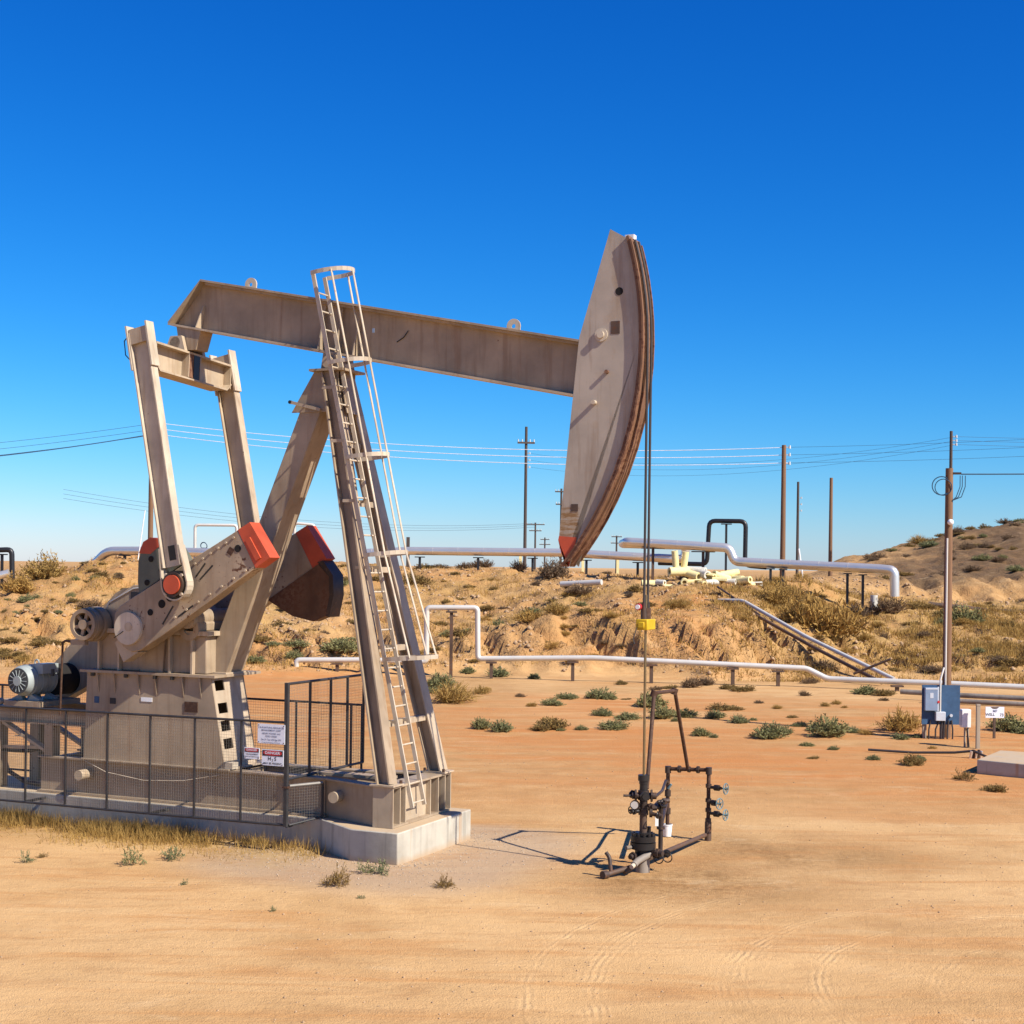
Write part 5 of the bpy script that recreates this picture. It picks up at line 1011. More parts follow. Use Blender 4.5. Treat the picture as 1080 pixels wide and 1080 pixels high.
# ---------------------------------------------------------------- electrical pole and panels
ep = empty('electrical_pole', (11.85, 40.7, -0.2)); tag(ep, 'wooden electrical pole with conduit rising behind the blue board', 'utility pole')
MB().cyl((0, 0, 0), (0, 0, 7.5), 0.125, 0.10, n=20).build('shaft', M['wood'], ep)
cd = MB().tube([(-0.08, -0.14, 1.0), (-0.075, -0.135, 5.6)], 0.028, 10).build('conduit', M['silver_dull'], ep)
MB().add(*[(lambda v, f: (v, f))([(0.0+0.085*math.cos(t)*math.cos(q), -0.17+0.085*math.sin(t)*math.cos(q), 6.03+0.085*math.sin(q)) for q in [R(-90+20*j) for j in range(10)] for t in [2*math.pi*k/16 for k in range(16)]], [(j*16+k, j*16+(k+1) % 16, (j+1)*16+(k+1) % 16, (j+1)*16+k) for j in range(9) for k in range(16)])][0]).build('globe_light', M['white'], ep)
MB().torus((-0.22, -0.05, 7.02), (0.1, 1, 0.0), 0.25, 0.014, 24, 6).build('cable_coil', M['bluewire'], ep); MB().torus((-0.18, -0.08, 6.98), (0.2, 1, 0.1), 0.22, 0.012, 24, 6).build('cable_coil', M['bluewire'], ep)
for dx in (0.16, 0.22, 0.30): MB().tube([(0.06, -0.1, 6.62), (dx, -0.12, 6.72), (dx+0.10, -0.12, 7.0), (dx+0.10, -0.12, 7.30)], 0.012, 6).build('drip_loop', M['bluewire'], ep)
MB().bar((0.08, -0.05, 7.36), (0.30, -0.08, 7.36), 0.05, 0.06).build('wire_bracket', M['iron'], ep)
wire([(12.15, 40.6, 7.14), (30, 39, 8.2)], 0.018, M['bluewire'], 'twisted blue cable leaving the wooden electrical pole to the right', None, 0.25)
bd = empty('panel_board', (11.58, 40.3, 0)); tag(bd, 'blue board carrying grey electrical boxes at the electrical pole', 'electrical panel')
MB().box(-0.51, 0.51, -0.02, 0.02, 0.38, 1.44).build('board', M['blueboard'], bd, smooth=False)
dsx = MB().box(-0.47, -0.13, -0.18, -0.022, 0.76, 1.38).build('disconnect_box', M['bluegrey'], bd, bevel=0.01)
MB().box(-0.46, -0.14, -0.186, -0.182, 1.33, 1.37).build('box_lip', M['greybox'], dsx); MB().bar((-0.11, -0.12, 0.75), (-0.11, -0.12, 1.40), 0.03, 0.04).build('switch_handle', M['greybox'], dsx); MB().cyl((-0.11, -0.15, 1.0), (-0.11, -0.19, 1.0), 0.035, n=10).build('red_knob', M['signred'], dsx); MB().box(-0.34, -0.25, -0.1845, -0.182, 1.1, 1.24).build('box_label', M['greybox'], dsx)
MB().box(-0.17, 0.09, -0.16, -0.022, 0.49, 0.73).build('junction_box', M['greybox'], bd, bevel=0.01); MB().tube([(-0.03, -0.05, 0.73), (-0.03, -0.05, 1.6), (0.10, 0.10, 1.9)], 0.025, 8).build('conduit', M['silver_dull'], bd)
for x, x2 in ((-0.28, -0.33), (-0.05, -0.15), (0.03, 0.0), (0.10, 0.07), (0.20, 0.17), (0.28, 0.31)): MB().tube([(x, -0.05, 0.50), (x2, -0.06, 0.25), (x2, -0.05, -0.05)], 0.022, 8).build('cable', M['cable'], bd)
MB().cyl((0.26, -0.03, 0.63), (0.26, -0.10, 0.63), 0.04, n=12).build('socket', M['greybox'], bd)
for x in (-0.42, 0.05): MB().box(x-0.05, x+0.05, 0.022, 0.10, -0.1, 1.42).build('back_post', M['wood_grey'], bd)
jb = empty('meter_box', (11.72, 38.5, 0)); tag(jb, 'tall pale grey box on twin legs beside the wooden stake', 'electrical box')
MB().box(-0.13, 0.10, -0.08, 0.14, 0.50, 0.96).build('cabinet', M['white'], jb, bevel=0.01); MB().box(-0.145, -0.134, -0.06, 0.12, 0.55, 0.92).build('door', M['greybox'], jb)
for x in (-0.03, 0.05): MB().cyl((x, 0, -0.1), (x, 0, 0.50), 0.028, n=10).build('leg', M['wood_grey'], jb)
MB().tube([(0.0, -0.06, 0.48), (0.02, -0.10, 0.25), (0.06, -0.06, 0.0)], 0.02, 8).build('cable', M['cable'], jb)
sk = empty('wooden_stake', (11.93, 38.2, 0)); tag(sk, 'pale wooden stake right of the tall grey box', 'stake'); MB().box(-0.045, 0.045, -0.045, 0.045, -0.2, 1.12).build('stake_post', M['wood_grey'], sk); MB().box(-0.05, 0.05, -0.05, 0.05, 1.08, 1.125).build('stake_top', M['wood_grey'], sk)
hb = empty('cable_clamps', (11.25, 36.2, 0)); tag(hb, 'cluster of shiny clamped cable fittings on the dirt near the slab', 'fittings')
for k in range(5): x = -0.12+0.06*k; MB().cyl((x, 0, -0.05), (x+0.02, -0.03, 0.17+0.03*(k % 2)), 0.035, n=10).build('fitting', M['iron'] if k % 2 else M['silver'], hb)
cbl = MB().tube([(8.9, 37.2, 0.05), (9.9, 36.8, 0.04), (10.8, 36.4, 0.10), (11.2, 36.2, 0.17), (11.45, 35.9, 0.06), (12.0, 35.4, 0.05), (12.6, 34.9, 0.30), (13.4, 34.0, 0.36)], 0.03, 8).build('ground_cable', M['cable'], None); tag(cbl, 'black cable snaking over the dirt to the concrete slab', 'cable')
sl = MB().prism([(10.45, 33.5, -0.1), (13.5, 30.9, -0.1), (15, 33.4, -0.1), (11.55, 35.3, -0.1)], (0, 0, 0.40)).build('concrete_slab', M['concrete'], None, bevel=0.02); tag(sl, 'low grey concrete slab at the right edge, below the well sign', 'slab')
ws = empty('well_sign', (13.12, 40.6, 0), R(2)); tag(ws, 'small white well sign on a dark post in front of a green shrub', 'sign')
MB().box(-0.03, 0.03, -0.03, 0.03, -0.2, 0.60).build('sign_post', M['pipebrown'], ws); MB().box(-0.255, 0.255, -0.045, -0.032, 0.55, 0.85).build('sign_board', M['signwhite'], ws, smooth=False)
text_mesh('WELL', 0.10, 'lettering', M['signblack'], ws, (-0.13, -0.048, 0.635)); text_mesh('73', 0.11, 'lettering', M['signblack'], ws, (0.185, -0.048, 0.625)); text_mesh('MF', 0.10, 'lettering', M['signblue'], ws, (0.0, -0.048, 0.73))
MB().uz([(-0.12, 0.845), (0.12, 0.845), (0.06, 0.80), (0.0, 0.79), (-0.07, 0.80)], -0.048, -0.046).build('emblem', M['pipebrown'], ws, smooth=False)
ypt = MB().box(-0.06, 0.06, -0.06, 0.06, -0.1, 0.85).build('marker_post', M['yellow'], None); ypt.location = (-11.9, 38, 0); tag(ypt, 'yellow bollard post seen under the motor mount', 'post')
ch = MB().tube(sag((-2.9, 44, 2.1), (3.4, 58.8, 0.85), 1.35, 30), 0.022, 6).build('slack_cable', M['cable'], None)
bpy.data.objects.remove(ch, do_unlink=True)
SHRUBS = [
    ('pad', 's', -5.58, 22.2, 0.31), ('pad', 's', -5.09, 22.7, 0.29), ('pad', 's', -7.22, 22.3, 0.2), ('pad', 't', -2.43, 21.0, 0.37),
    ('pad', 's', -2.11, 21.9, 0.25), ('pad', 's', -1.88, 21.8, 0.28), ('pad', 't', -0.89, 21.0, 0.29), ('pad', 's', -4.5, 20.9, 0.11),
    ('pad', 's', -3.03, 19.4, 0.1), ('pad', 's', -1.99, 20.2, 0.1), ('pad', 't', -7.05, 22.7, 0.14), ('flat', 'g', -0.79, 41.4, 0.47),
    ('flat', 'g', -0.16, 40.8, 0.52), ('flat', 'o', 1.21, 41.6, 0.84), ('flat', 'o', 0.91, 41.1, 0.47), ('flat', 'g', 2.02, 51.1, 0.65),
    ('flat', 'g', 1.34, 48.7, 0.55), ('flat', 'g', 2.97, 51.4, 0.85), ('flat', 'g', 3.42, 51.2, 0.52), ('flat', 'g', 2.75, 45.5, 0.52),
    ('flat', 'g', 3.44, 44.7, 0.68), ('flat', 'g', 2.91, 41.9, 0.74), ('flat', 'g', 1.96, 41.4, 0.26), ('flat', 'g', 1.37, 41.1, 0.23),
    ('flat', 'g', 4.53, 48.5, 0.92), ('flat', 'g', 4.54, 44.9, 0.68), ('flat', 'g', 5.35, 45.5, 0.63), ('flat', 'g', 4.85, 44.1, 0.22),
    ('flat', 'g', 5.21, 40.4, 0.49), ('flat', 'g', 5.47, 40.0, 0.2), ('flat', 'g', 6.16, 45.1, 0.46), ('flat', 'o', 6.9, 47.9, 0.79),
    ('flat', 'g', 6.73, 43.8, 0.42), ('flat', 'g', 7.23, 44.7, 0.25), ('flat', 'g', 6.96, 40.0, 0.66), ('flat', 'g', 7.45, 40.9, 0.41),
    ('flat', 'b', 6.64, 40.4, 0.26), ('flat', 'o', 8.07, 56.1, 0.5), ('flat', 'o', 8.59, 55.3, 0.63), ('flat', 'b', 6.84, 56.8, 0.86),
    ('flat', 'b', 7.62, 57.8, 0.59), ('flat', 'o', 5.95, 56.2, 0.5), ('flat', 'o', 4.29, 57.8, 0.44), ('flat', 'b', 5.33, 55.3, 0.35),
    ('flat', 'g', 8.63, 40.6, 0.87), ('flat', 'g', 8.56, 41.9, 0.58), ('flat', 'g', 8.33, 43.2, 0.38), ('flat', 'g', 7.64, 38.3, 0.34),
    ('flat', 'g', 8.07, 37.5, 0.24), ('flat', 'o', 7.25, 35.8, 0.23), ('flat', 'g', 8.68, 35.7, 0.23), ('flat', 'o', 9.39, 34.9, 0.53),
    ('flat', 'g', 9.78, 35.6, 0.27), ('flat', 'g', 10.5, 40.0, 0.41), ('flat', 'g', 11.07, 40.6, 0.36), ('flat', 'y', 10.86, 42.2, 1.07),
    ('flat', 'g', 9.53, 41.5, 0.32), ('flat', 'y', 9.75, 41.1, 0.36), ('flat', 't', 9.87, 32.4, 0.37), ('flat', 'o', 10.08, 30.9, 0.39),
    ('flat', 'g', 14.17, 42.5, 0.86), ('flat', 'g', 14.37, 41.9, 0.48), ('flat', 'g', 12.83, 54.6, 0.83), ('flat', 'o', 13.37, 54.0, 0.62),
    ('flat', 'b', 11.81, 59.4, 0.53), ('flat', 'y', 10.38, 49.5, 0.31), ('flat', 'y', 10.92, 50.4, 0.32), ('flat', 'y', 10.88, 48.9, 0.22),
    ('flat', 'b', 12.95, 52.0, 0.26), ('flat', 'b', 10.47, 53.5, 0.34), ('flat', 'g', -2.72, 55.2, 0.91), ('flat', 'g', -2.4, 56.7, 0.72),
    ('flat', 'g', -2.73, 52.9, 0.6), ('flat', 'g', -1.84, 62.1, 0.55), ('flat', 'g', -0.38, 60.9, 0.77), ('flat', 'g', 0.96, 60.1, 0.46),
    ('flat', 'y', -2.01, 49.3, 1.37), ('flat', 'y', -1.12, 52.7, 0.6), ('flat', 'y', -0.78, 54.3, 0.27), ('flat', 'g', 2.11, 51.7, 0.33),
    ('flat', 'y', 0.69, 48.2, 0.31), ('flat', 'b', 0.34, 51.7, 0.29), ('flat', 'o', 3.97, 51.3, 0.26), ('flat', 'b', 8.37, 50.4, 0.32),
    ('flat', 'y', 8.65, 48.4, 0.28), ('flat', 'g', -11.97, 37.9, 0.48), ('flat', 'o', 8.61, 45.7, 0.32), ('flat', 'y', 9.77, 32.6, 0.19),
    ('flat', 'y', 10.8, 38.1, 0.19), ('slope right', 'Y', 13.78, 67.3, 2.64), ('slope right', 'Y', 12.79, 68.2, 1.29), ('slope right', 'b', 17.31, 75.3, 1.24),
    ('slope right', 'b', 19.36, 77.0, 1.75), ('slope right', 'o', 21.79, 79.3, 1.1), ('slope right', 'g', 21.53, 75.2, 0.95), ('slope right', 'g', 23.22, 75.9, 1.63),
    ('slope right', 'o', 19.68, 73.8, 0.75), ('slope right', 'b', 17.39, 70.0, 0.62), ('slope right', 'g', 19.28, 64.7, 0.82), ('slope right', 'g', 20.43, 65.5, 0.5),
    ('slope right', 'g', 21.74, 67.0, 0.34), ('slope right', 'b', 19.47, 70.8, 0.72), ('slope right', 'Y', 12.67, 71.2, 1.35), ('slope right', 'b', 11.77, 71.2, 0.63),
    ('slope right', 'y', 17.98, 82.1, 0.62), ('slope right', 'o', 24.72, 74.9, 0.85), ('slope right', 'y', 22.51, 70.9, 0.63), ('slope right', 'y', 18.27, 62.5, 0.63),
    ('slope right', 'y', 14.41, 64.7, 0.74), ('slope right', 'y', 15.86, 67.4, 0.68), ('slope right', 'y', 17.28, 66.3, 0.76), ('slope right', 'y', 20.45, 62.5, 0.79),
    ('slope right', 'o', 13.13, 62.5, 0.63), ('slope right', 'o', 15.88, 62.4, 0.71), ('slope right', 'y', 19.42, 68.7, 0.61), ('slope right', 'y', 22.25, 66.1, 0.59),
    ('slope right', 'y', 13.03, 64.0, 0.49), ('slope right', 'y', 17.85, 73.0, 0.65), ('slope right', 'o', 26.59, 83.0, 0.63), ('slope right', 'y', 19.8, 102.3, 0.78),
    ('hill right', 'y', 38.21, 140.0, 1.77), ('hill right', 'o', 39.99, 140.0, 1.06), ('hill right', 'o', 37.35, 134.0, 1.19), ('hill right', 'g', 33.08, 130.5, 0.99),
    ('hill right', 'b', 41.28, 139.0, 0.7), ('hill right', 'o', 42.26, 138.5, 0.88), ('hill right', 'o', 44.79, 141.5, 1.07), ('hill right', 'b', 45.18, 140.5, 0.8),
    ('hill right', 'b', 46.08, 140.0, 1.33), ('hill right', 'g', 46.73, 138.5, 1.05), ('hill right', 'g', 38.51, 128.0, 0.57), ('hill right', 'o', 36.59, 137.5, 0.87),
    ('hill right', 'o', 34.89, 134.0, 0.68), ('hill right', 'b', 32.0, 108.6, 0.48), ('hill right', 'o', 37.9, 118.5, 0.6), ('hill right', 'o', 29.27, 121.5, 0.62),
    ('bank middle', 'o', -5.13, 89.8, 1.25), ('bank middle', 'b', -4.31, 90.5, 0.92), ('bank middle', 'o', -5.5, 82.7, 1.36), ('bank middle', 'b', -2.9, 91.0, 0.92),
    ('bank middle', 'b', -1.7, 91.7, 1.28), ('bank middle', 'b', 0.43, 88.2, 1.0), ('bank middle', 'b', 2.26, 83.2, 1.79), ('bank middle', 'o', -3.19, 85.1, 0.65),
    ('bank middle', 'o', -2.24, 80.3, 0.51), ('bank middle', 'o', 2.11, 73.8, 0.56), ('bank middle', 'b', 3.38, 75.1, 1.14), ('bank middle', 'g', 3.1, 69.7, 0.71),
    ('bank middle', 'g', 0.98, 72.8, 0.83), ('bank middle', 'y', 0.62, 67.6, 1.45), ('bank middle', 'g', -0.51, 69.9, 0.62), ('bank middle', 'o', -1.26, 74.8, 0.66),
    ('bank middle', 'g', -1.89, 68.5, 0.52), ('bank middle', 'o', -2.09, 66.7, 1.01), ('bank middle', 'g', -3.0, 68.4, 0.61), ('bank middle', 'o', -3.37, 71.5, 0.91),
    ('bank middle', 'y', 2.14, 67.4, 1.11), ('bank middle', 'y', 1.58, 64.4, 1.14), ('bank middle', 'b', 4.03, 64.6, 0.53), ('bank middle', 'y', 2.28, 66.1, 0.5),
    ('bank middle', 'b', 5.91, 92.6, 0.59), ('bank middle', 'y', 7.45, 68.0, 1.03), ('bank middle', 'y', 8.98, 71.3, 0.45), ('bank middle', 'b', 4.74, 64.2, 0.49),
    ('bank middle', 'b', -0.42, 76.2, 0.43), ('bank middle', 'o', 0.3, 78.6, 0.4), ('bank middle', 'o', -3.35, 77.0, 0.49), ('bank middle', 'o', -0.98, 81.4, 0.46),
    ('bank middle', 'b', 1.32, 80.6, 0.51), ('bank middle', 'y', 3.5, 63.6, 0.48), ('bank middle', 'y', 2.47, 63.0, 0.56), ('bank middle', 'y', 4.42, 65.7, 0.58),
    ('bank middle', 'b', 9.23, 80.7, 0.61), ('bank middle', 'y', 14.25, 80.2, 0.71), ('bank middle', 'o', -1.53, 63.5, 0.48), ('bank middle', 'o', -3.25, 64.0, 0.41),
    ('bank middle', 'o', -3.98, 64.0, 0.49), ('bank behind', 'g', -9.45, 81.1, 1.03), ('bank behind', 'o', -9.99, 89.0, 0.56), ('bank behind', 'o', -10.35, 68.3, 0.69),
    ('bank behind', 'g', -7.48, 64.5, 1.14), ('bank behind', 'g', -6.89, 66.6, 0.93), ('bank behind', 'g', -7.14, 63.3, 1.36), ('bank behind', 'g', -9.03, 63.9, 0.97),
    ('bank behind', 'g', -10.03, 63.1, 0.56), ('bank behind', 'g', -10.54, 61.0, 0.93), ('bank behind', 'g', -8.95, 61.7, 0.7), ('bank behind', 'o', -10.98, 64.4, 0.82),
    ('bank behind', 'o', -9.08, 66.9, 0.42), ('bank behind', 'g', -8.36, 62.0, 0.55), ('bank behind', 'o', -8.17, 75.1, 0.38), ('bank behind', 'o', -11.11, 73.5, 0.37),
    ('bank behind', 'o', -9.53, 73.9, 0.42), ('bank behind', 'o', -7.67, 84.1, 0.64), ('bank behind', 'o', -13.85, 87.8, 0.56), ('hill left', 'Y', -23.62, 71.9, 1.46),
    ('hill left', 'Y', -24.23, 76.4, 1.74), ('hill left', 'g', -22.46, 69.2, 0.96), ('hill left', 'o', -23.4, 82.1, 0.42), ('hill left', 'o', -21.52, 76.9, 0.49),
    ('hill left', 'g', -20.95, 75.2, 0.43), ('hill left', 'o', -20.23, 75.0, 0.47), ('hill left', 'g', -19.86, 75.6, 0.38), ('hill left', 'g', -21.53, 74.1, 0.38),
    ('hill left', 'o', -21.22, 74.5, 0.33), ('hill left', 'o', -21.67, 79.4, 0.4), ('hill left', 'o', -20.41, 78.8, 0.3), ('hill left', 'g', -20.54, 69.8, 0.4),
    ('hill left', 'o', -22.17, 69.5, 0.48), ('hill left', 'g', -21.89, 67.7, 0.26), ('hill left', 'g', -19.7, 65.3, 0.37), ('hill left', 'o', -20.55, 65.1, 0.49),
    ('hill left', 'o', -20.14, 64.6, 0.29), ('hill left', 'o', -20.99, 63.0, 0.44), ('hill left', 'o', -20.37, 63.3, 0.4), ('hill left', 'o', -19.9, 61.0, 0.5),
    ('hill left', 'o', -18.55, 61.9, 0.51), ('hill left', 'o', -19.81, 62.8, 0.24), ('hill left', 'o', -19.13, 60.3, 0.69), ('hill left', 'o', -19.75, 59.2, 0.75),
    ('hill left', 'o', -19.57, 57.9, 0.66), ('hill left', 'o', -18.24, 58.3, 0.81), ('hill left', 'o', -17.95, 58.7, 0.67), ('hill left', 'o', -18.82, 57.6, 0.58),
    ('hill left', 'o', -22.43, 66.4, 0.38), ('hill left', 'g', -23.49, 69.9, 0.44), ('hill left', 'o', -19.71, 69.7, 0.26), ('hill left', 'o', -21.1, 68.9, 0.26),
    ('hill left', 'o', -19.33, 71.2, 0.32), ('hill left', 'o', -19.28, 66.4, 0.25), ('hill left', 'o', -18.46, 66.2, 0.29), ('hill left', 'o', -18.9, 61.4, 0.31),
    ('hill left', 'o', -17.65, 59.8, 0.34), ('hill left', 'o', -20.71, 61.0, 0.39), ('hill left', 'o', -18.85, 72.8, 0.32), ('hill left', 'g', -21.78, 65.7, 0.33),
    ('hill left', 'y', -16.74, 56.5, 0.43), ('hill left', 'y', -17.08, 55.3, 0.42), ('hill left', 'y', -17.65, 54.9, 0.42),
]
# ---------------------------------------------------------------- shrubs
def shrub_mesh(name, seed, nst, nleaf, h, spread, leaf, lw, stem_r, mats, droop=0.0, upright=0.35):
    rng = np.random.RandomState(seed); V = []; F = []; MI = []
    def quad(p, d, s, L, wd, mi):
        n = len(V); V.extend([p-s*wd/2, p+s*wd/2, p+d*L+s*wd*0.25, p+d*L-s*wd*0.25]); F.append((n, n+1, n+2, n+3)); MI.append(mi)
    lobes = [(rng.randn(2)*0.17*spread, 0.55+0.45*rng.rand(), 0.55+0.4*rng.rand()) for _ in range(3)]
    for i in range(nst):
        lo, lh, ls_ = lobes[i % 3]
        az = rng.rand()*2*math.pi; rad = math.sqrt(rng.rand())
        base = np.array([math.cos(az)*rad*spread*0.22, math.sin(az)*rad*spread*0.22, 0.0])
        tip = np.array([math.cos(az)*rad*spread*0.5*(0.75+0.5*rng.rand()), math.sin(az)*rad*spread*0.5*(0.75+0.5*rng.rand()), h*(0.35+0.65*rng.rand())*math.sqrt(max(0.05, 1-(rad*0.92)**2))])
        base = base*ls_+np.array([lo[0], lo[1], 0])*0.7; tip = tip*np.array([ls_*1.15, ls_*1.15, lh*1.15])+np.array([lo[0], lo[1], 0])
        midp = (base+tip)/2+np.array([0, 0, h*upright*0.25])
        prev = base
        for k in range(1, nleaf+1):
            t = k/nleaf; p = base*(1-t)**2+2*midp*t*(1-t)+tip*t*t
            d = p-prev; L = np.linalg.norm(d)+1e-6; d = d/L
            s = np.cross(d, rng.randn(3)); s /= (np.linalg.norm(s)+1e-6)
            quad(prev, d, s, L*1.05, stem_r, 1)
            if t > 0.2:
                for q in range(2):
                    ld = d*0.5+rng.randn(3)*0.55+np.array([0, 0, 0.25-droop]); ld /= np.linalg.norm(ld)+1e-6
                    ls = np.cross(ld, rng.randn(3)); ls /= np.linalg.norm(ls)+1e-6
                    quad(p+rng.randn(3)*0.012, ld, ls, leaf*(0.6+0.8*rng.rand()), lw*(0.7+0.6*rng.rand()), 0)
            prev = p
    me = bpy.data.meshes.new(name); me.from_pydata([tuple(v) for v in V], [], F)
    for m in mats: me.materials.append(m)
    me.polygons.foreach_set('material_index', MI); me.update(); return me
SM = {
 'g': [shrub_mesh('green_shrub', 10+k, 240, 6, 0.60, 1.0, 0.075, 0.032, 0.012, (M['leaf_green'], M['twig'])) for k in range(4)],
 's': [shrub_mesh('seedling', 30+k, 26, 6, 0.75, 1.0, 0.11, 0.034, 0.014, (M['leaf_fresh'], M['leaf_fresh']), upright=0.8) for k in range(3)],
 't': [shrub_mesh('twiggy_shrub', 40+k, 60, 7, 0.62, 1.0, 0.07, 0.02, 0.014, (M['leaf_olive'], M['twig']), upright=0.6) for k in range(3)],
 'o': [shrub_mesh('olive_shrub', 50+k, 190, 6, 0.50, 1.0, 0.075, 0.028, 0.012, (M['leaf_olive'], M['twig'])) for k in range(3)],
 'b': [shrub_mesh('brown_bush', 60+k, 220, 6, 0.60, 1.0, 0.065, 0.022, 0.014, (M['leaf_brown'], M['twig'])) for k in range(3)],
 'y': [shrub_mesh('dry_grass_clump', 70+k, 130, 4, 0.50, 1.0, 0.16, 0.016, 0.014, (M['leaf_gold'], M['leaf_gold']), upright=0.9) for k in range(3)],
 'Y': [shrub_mesh('golden_bush', 80+k, 190, 6, 0.72, 1.0, 0.085, 0.026, 0.010, (M['leaf_gold'], M['leaf_olive'])) for k in range(2)],
}
KN = {'g': ('green_shrub', 'green leafy shrub', 'shrub'), 's': ('seedling', 'sparse blue-green seedling', 'plant'), 't': ('twiggy_shrub', 'twiggy olive weed', 'plant'), 'o': ('olive_shrub', 'olive brown low shrub', 'shrub'), 'b': ('brown_bush', 'grey-brown dry bush', 'bush'), 'y': ('dry_grass_clump', 'yellow dry grass clump', 'grass'), 'Y': ('golden_bush', 'large golden dry bush', 'bush')}
ZP = {'pad': 'before the foundation', 'flat left': 'on flat left of hanging rod', 'flat middle': 'on flat right of wellhead', 'flat right': 'on flat near electrical panels', 'slope right': 'on slope right of sloping pipes', 'hill right': 'on right hill', 'bank middle': 'on bank below silver pipeline', 'bank behind': 'on bank behind the cranks', 'hill left': 'on left hill'}
rows = {}
_r = random.Random(11)
for _k in range(130):      # more dry scrub on the slopes than one can name singly by its look
    zn_ = ('slope right', 'hill right', 'bank middle', 'hill left', 'bank behind')[(0, 0, 1, 1, 2, 2, 3, 4)[_k % 8]]
    lo_, hi_, y0_, y1_ = {'slope right': (0.19, 0.36, 61, 88), 'hill right': (0.24, 0.36, 95, 136), 'bank middle': (-0.05, 0.17, 64, 84), 'hill left': (-0.34, -0.26, 56, 78), 'bank behind': (-0.2, -0.08, 63, 84)}[zn_]
    _y = _r.uniform(y0_, y1_); _x = _r.uniform(lo_, hi_)*_y
    SHRUBS.append((zn_, _r.choice('oobyby' if zn_ != 'hill right' else 'oobbog'), round(_x, 2), round(_y, 2), round(_r.uniform(0.25, 1.0)*(1.6 if zn_ == 'hill right' else 1), 2)))
for q in SHRUBS:
    zn = q[0]
    if zn == 'flat':
        a = q[2]/q[3]; zn = 'flat left' if a < 0.088 else ('flat middle' if a < 0.2 else 'flat right')
    rows.setdefault((zn, q[1]), []).append(q)
rng = random.Random(5)
for (zn, k), L in rows.items():
    L.sort(key=lambda q: q[2]/q[3]); nm, ds, ct = KN[k]
    for i, q in enumerate(L):
        me = SM[k][i % len(SM[k])]; o = bpy.data.objects.new(nm, me); COL.objects.link(o)
        x, y, wd = q[2], q[3], q[4]*1.18
        o.location = (x, y, hz(x, y)-0.02*wd-0.01); o.rotation_euler = (0, 0, rng.random()*6.28); o.scale = (wd, wd, wd*(rng.uniform(0.95, 1.25) if k in 'Yst' else rng.uniform(0.5, 1.0)))
        place = ('only one there' if len(L) == 1 else ('leftmost' if i == 0 else ('rightmost' if i == len(L)-1 else nth[i]+' from the left'))) 
        tag(o, '%s %s, %s' % (ds, ZP[zn], place), ct, 'shrubs and weeds '+ZP[zn])
# ---------------------------------------------------------------- grass, stones: uncountable
def tri_mesh(name, V, F, mat, label, cat):
    me = bpy.data.meshes.new(name); V = np.asarray(V, np.float32).reshape(-1, 3); n = len(F)
    me.vertices.add(len(V)); me.vertices.foreach_set('co', V.ravel()); me.loops.add(n*3); me.loops.foreach_set('vertex_index', np.asarray(F, np.int32).ravel())
    me.polygons.add(n); me.polygons.foreach_set('loop_start', np.arange(0, n*3, 3)); me.polygons.foreach_set('loop_total', np.full(n, 3)); me.update(); me.validate()
    me.materials.append(mat); o = bpy.data.objects.new(name, me); COL.objects.link(o); tag(o, label, cat, kind='stuff'); return o
def blades(px, py, pz, hgt, wid, seed):
    r = np.random.RandomState(seed); n = len(px); az = r.rand(n)*2*np.pi; lean = r.rand(n)*1.0; la = r.rand(n)*2*np.pi
    h = hgt*(0.5+0.8*r.rand(n)); wx = np.cos(az)*wid/2; wy = np.sin(az)*wid/2
    a = np.stack([px-wx, py-wy, pz], -1); b = np.stack([px+wx, py+wy, pz], -1); c = np.stack([px+np.cos(la)*lean*h, py+np.sin(la)*lean*h, pz+h*np.sqrt(1-lean*lean*0.8)], -1)
    return np.stack([a, b, c], 1).reshape(-1, 3), np.arange(n*3).reshape(-1, 3)
r_ = np.random.RandomState(3)
n = 34000; u = -11+9.6*r_.rand(n); v = -0.73-np.abs(r_.randn(n))*0.72; keep = (r_.rand(n) < np.where(u < -4.5, 1.0, np.clip((-u-1.3)/3.2, 0.12, 1)*0.75)*np.clip(1.15-(-0.73-v)/1.6, 0, 1)*np.clip(0.55+1.3*fbm(u*1.4, v*1.4, 5, 3), 0.05, 1))
u, v = u[keep], v[keep]; X = OX+u*UX+v*VX; Y = OY+u*UY+v*VY
V, F = blades(X, Y, height(X, Y)-0.01, np.where(v > -1.4, 0.24, 0.13), 0.012, 4); tri_mesh('dry_grass', V, F, M['leaf_gold'], 'dry golden grass growing along the foundation', 'grass')
n = 150000; Y = 60+28*r_.rand(n); A = 0.125+0.26*r_.rand(n); X = A*Y; dn = np.clip(0.55+2.2*fbm(X*0.5, Y*0.5, 15, 4), 0.04, 1)*sstep(0.12, 0.18, A+0.02*fbm(X, Y, 4, 2))*(1-0.9*sstep(79, 83, Y)*(1-sstep(88, 89, Y)))
k = r_.rand(n) < dn; X, Y = X[k], Y[k]; V, F = blades(X, Y, height(X, Y)-0.02, np.clip(0.10+0.34*vnoise(X*0.7, Y*0.7, 33), 0.1, 0.5), 0.04, 6); tri_mesh('dry_grass', V, F, M['leaf_gold'], 'dry golden grass covering the slope right of the sloping pipes', 'grass')
n = 170000; Y = 56+34*r_.rand(n); A = -0.36+0.52*r_.rand(n); X = A*Y; zz_ = height(X, Y); dn = np.clip(0.08+1.7*fbm(X*0.5, Y*0.5, 25, 4), 0, 1)*sstep(0.1, 0.5, zz_)*0.7
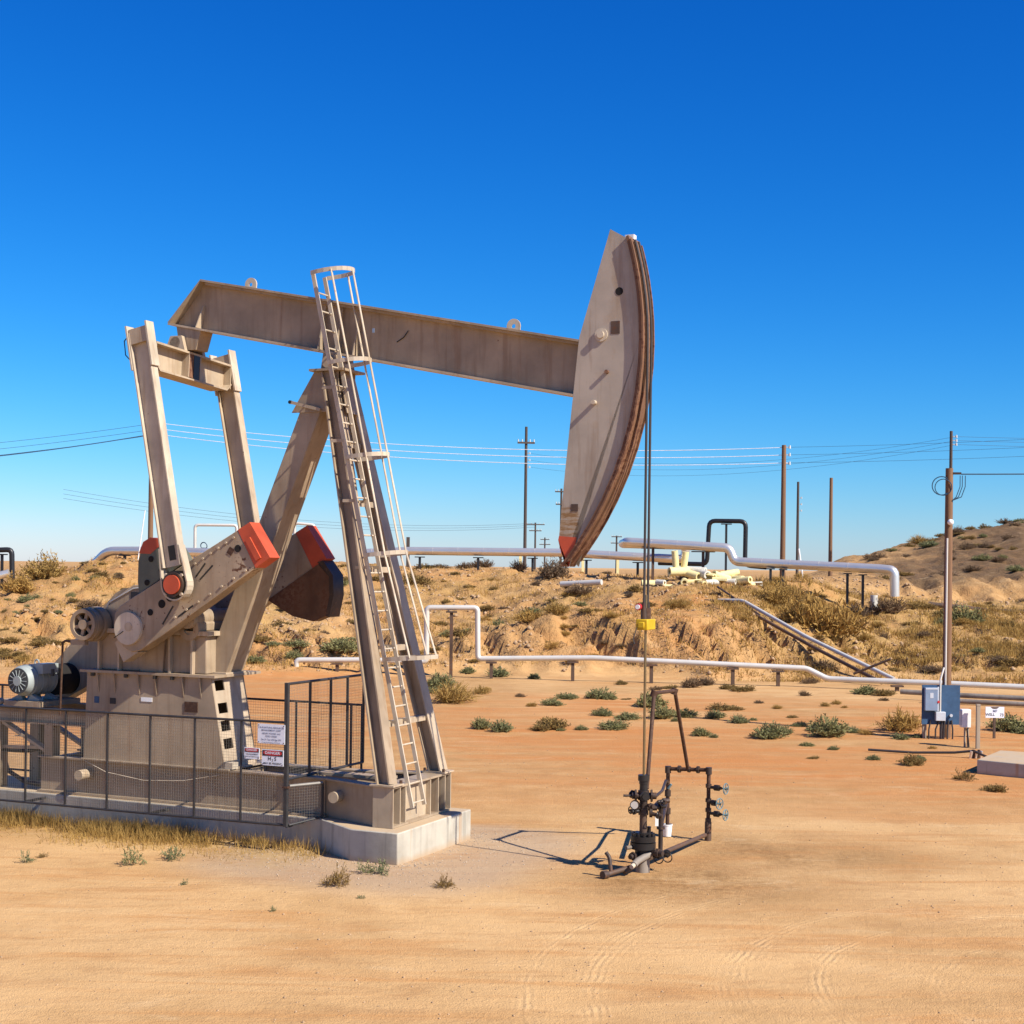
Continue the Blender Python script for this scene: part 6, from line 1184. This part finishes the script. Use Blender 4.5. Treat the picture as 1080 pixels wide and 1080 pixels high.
k = r_.rand(n) < dn; X, Y, zz_ = X[k], Y[k], zz_[k]; V, F = blades(X, Y, zz_-0.02, 0.24, 0.04, 8); tri_mesh('dry_grass', V, F, M['leaf_gold'], 'scattered low dry grass on the eroded bank', 'grass')
def stones(X, Y, Z, S, seed):
    r = np.random.RandomState(seed); n = len(X); base = np.array([[1, 0, 0], [0, 1, 0], [-1, 0, 0], [0, -1, 0], [0, 0, 0.8], [0.1, 0.1, -0.6]], float)
    V = base[None]*(S[:, None, None]*(0.6+0.7*r.rand(n, 6, 1))); a = r.rand(n)*6.28; c, s = np.cos(a)[:, None], np.sin(a)[:, None]
    x = V[..., 0]*c-V[..., 1]*s; y = V[..., 0]*s+V[..., 1]*c; V = np.stack([x+X[:, None], y+Y[:, None], V[..., 2]+Z[:, None]], -1).reshape(-1, 3)
    f = np.array([[0, 1, 4], [1, 2, 4], [2, 3, 4], [3, 0, 4], [1, 0, 5], [2, 1, 5], [3, 2, 5], [0, 3, 5]]); F = (f[None]+6*np.arange(n)[:, None, None]).reshape(-1, 3); return V, F
M['stone'] = plain('dirt_clod', (0.40, 0.26, 0.145), 0.95, var=0.4, scale=1.5); M['gravel'] = plain('grey_gravel', (0.40, 0.31, 0.225), 0.95, var=0.5, scale=11)
n = 9000; u = -3.4+5.2*r_.rand(n); v = -2.9+5.2*r_.rand(n); d = np.hypot(np.maximum(np.abs(u+0.7)-0.8, 0), np.maximum(np.abs(v)-1.25, 0)); k = (r_.rand(n) < np.exp(-d*1.5)) & ~((u < 0) & (np.abs(v) < 0.72)) & ~((u > -1.7) & (u < -0.02) & (np.abs(v) < 1.28))
u, v = u[k], v[k]; X = OX+u*UX+v*VX; Y = OY+u*UY+v*VY; V, F = stones(X, Y, height(X, Y), 0.006+0.014*r_.rand(len(X))**2, 1); tri_mesh('gravel', V, F, M['gravel'], 'grey gravel scattered round the foundation end', 'gravel')
n = 16000; Y = 11+40*r_.rand(n)**1.3; X = (-0.42+0.84*r_.rand(n))*Y; k = r_.rand(n) < np.clip(0.25+1.6*fbm(X*0.3, Y*0.3, 19, 3), 0.03, 1); X, Y = X[k], Y[k]
V, F = stones(X, Y, height(X, Y), 0.004+0.022*r_.rand(len(X))**4, 2); tri_mesh('pebbles', V, F, M['stone'], 'small clods and pebbles scattered over the dirt', 'pebbles')
n = 34000; Y = 58+34*r_.rand(n); X = (-0.36+0.74*r_.rand(n))*Y; zz_ = height(X, Y); k = (r_.rand(n) < np.clip(0.2+1.4*fbm(X*0.4, Y*0.4, 29, 3), 0.02, 1)) & (zz_ > 0.15); X, Y, zz_ = X[k], Y[k], zz_[k]
V, F = stones(X, Y, zz_, 0.03+0.13*r_.rand(len(X))**3, 3); tri_mesh('clods', V, F, M['stone'], 'lumps of dry earth on the eroded bank', 'clods')
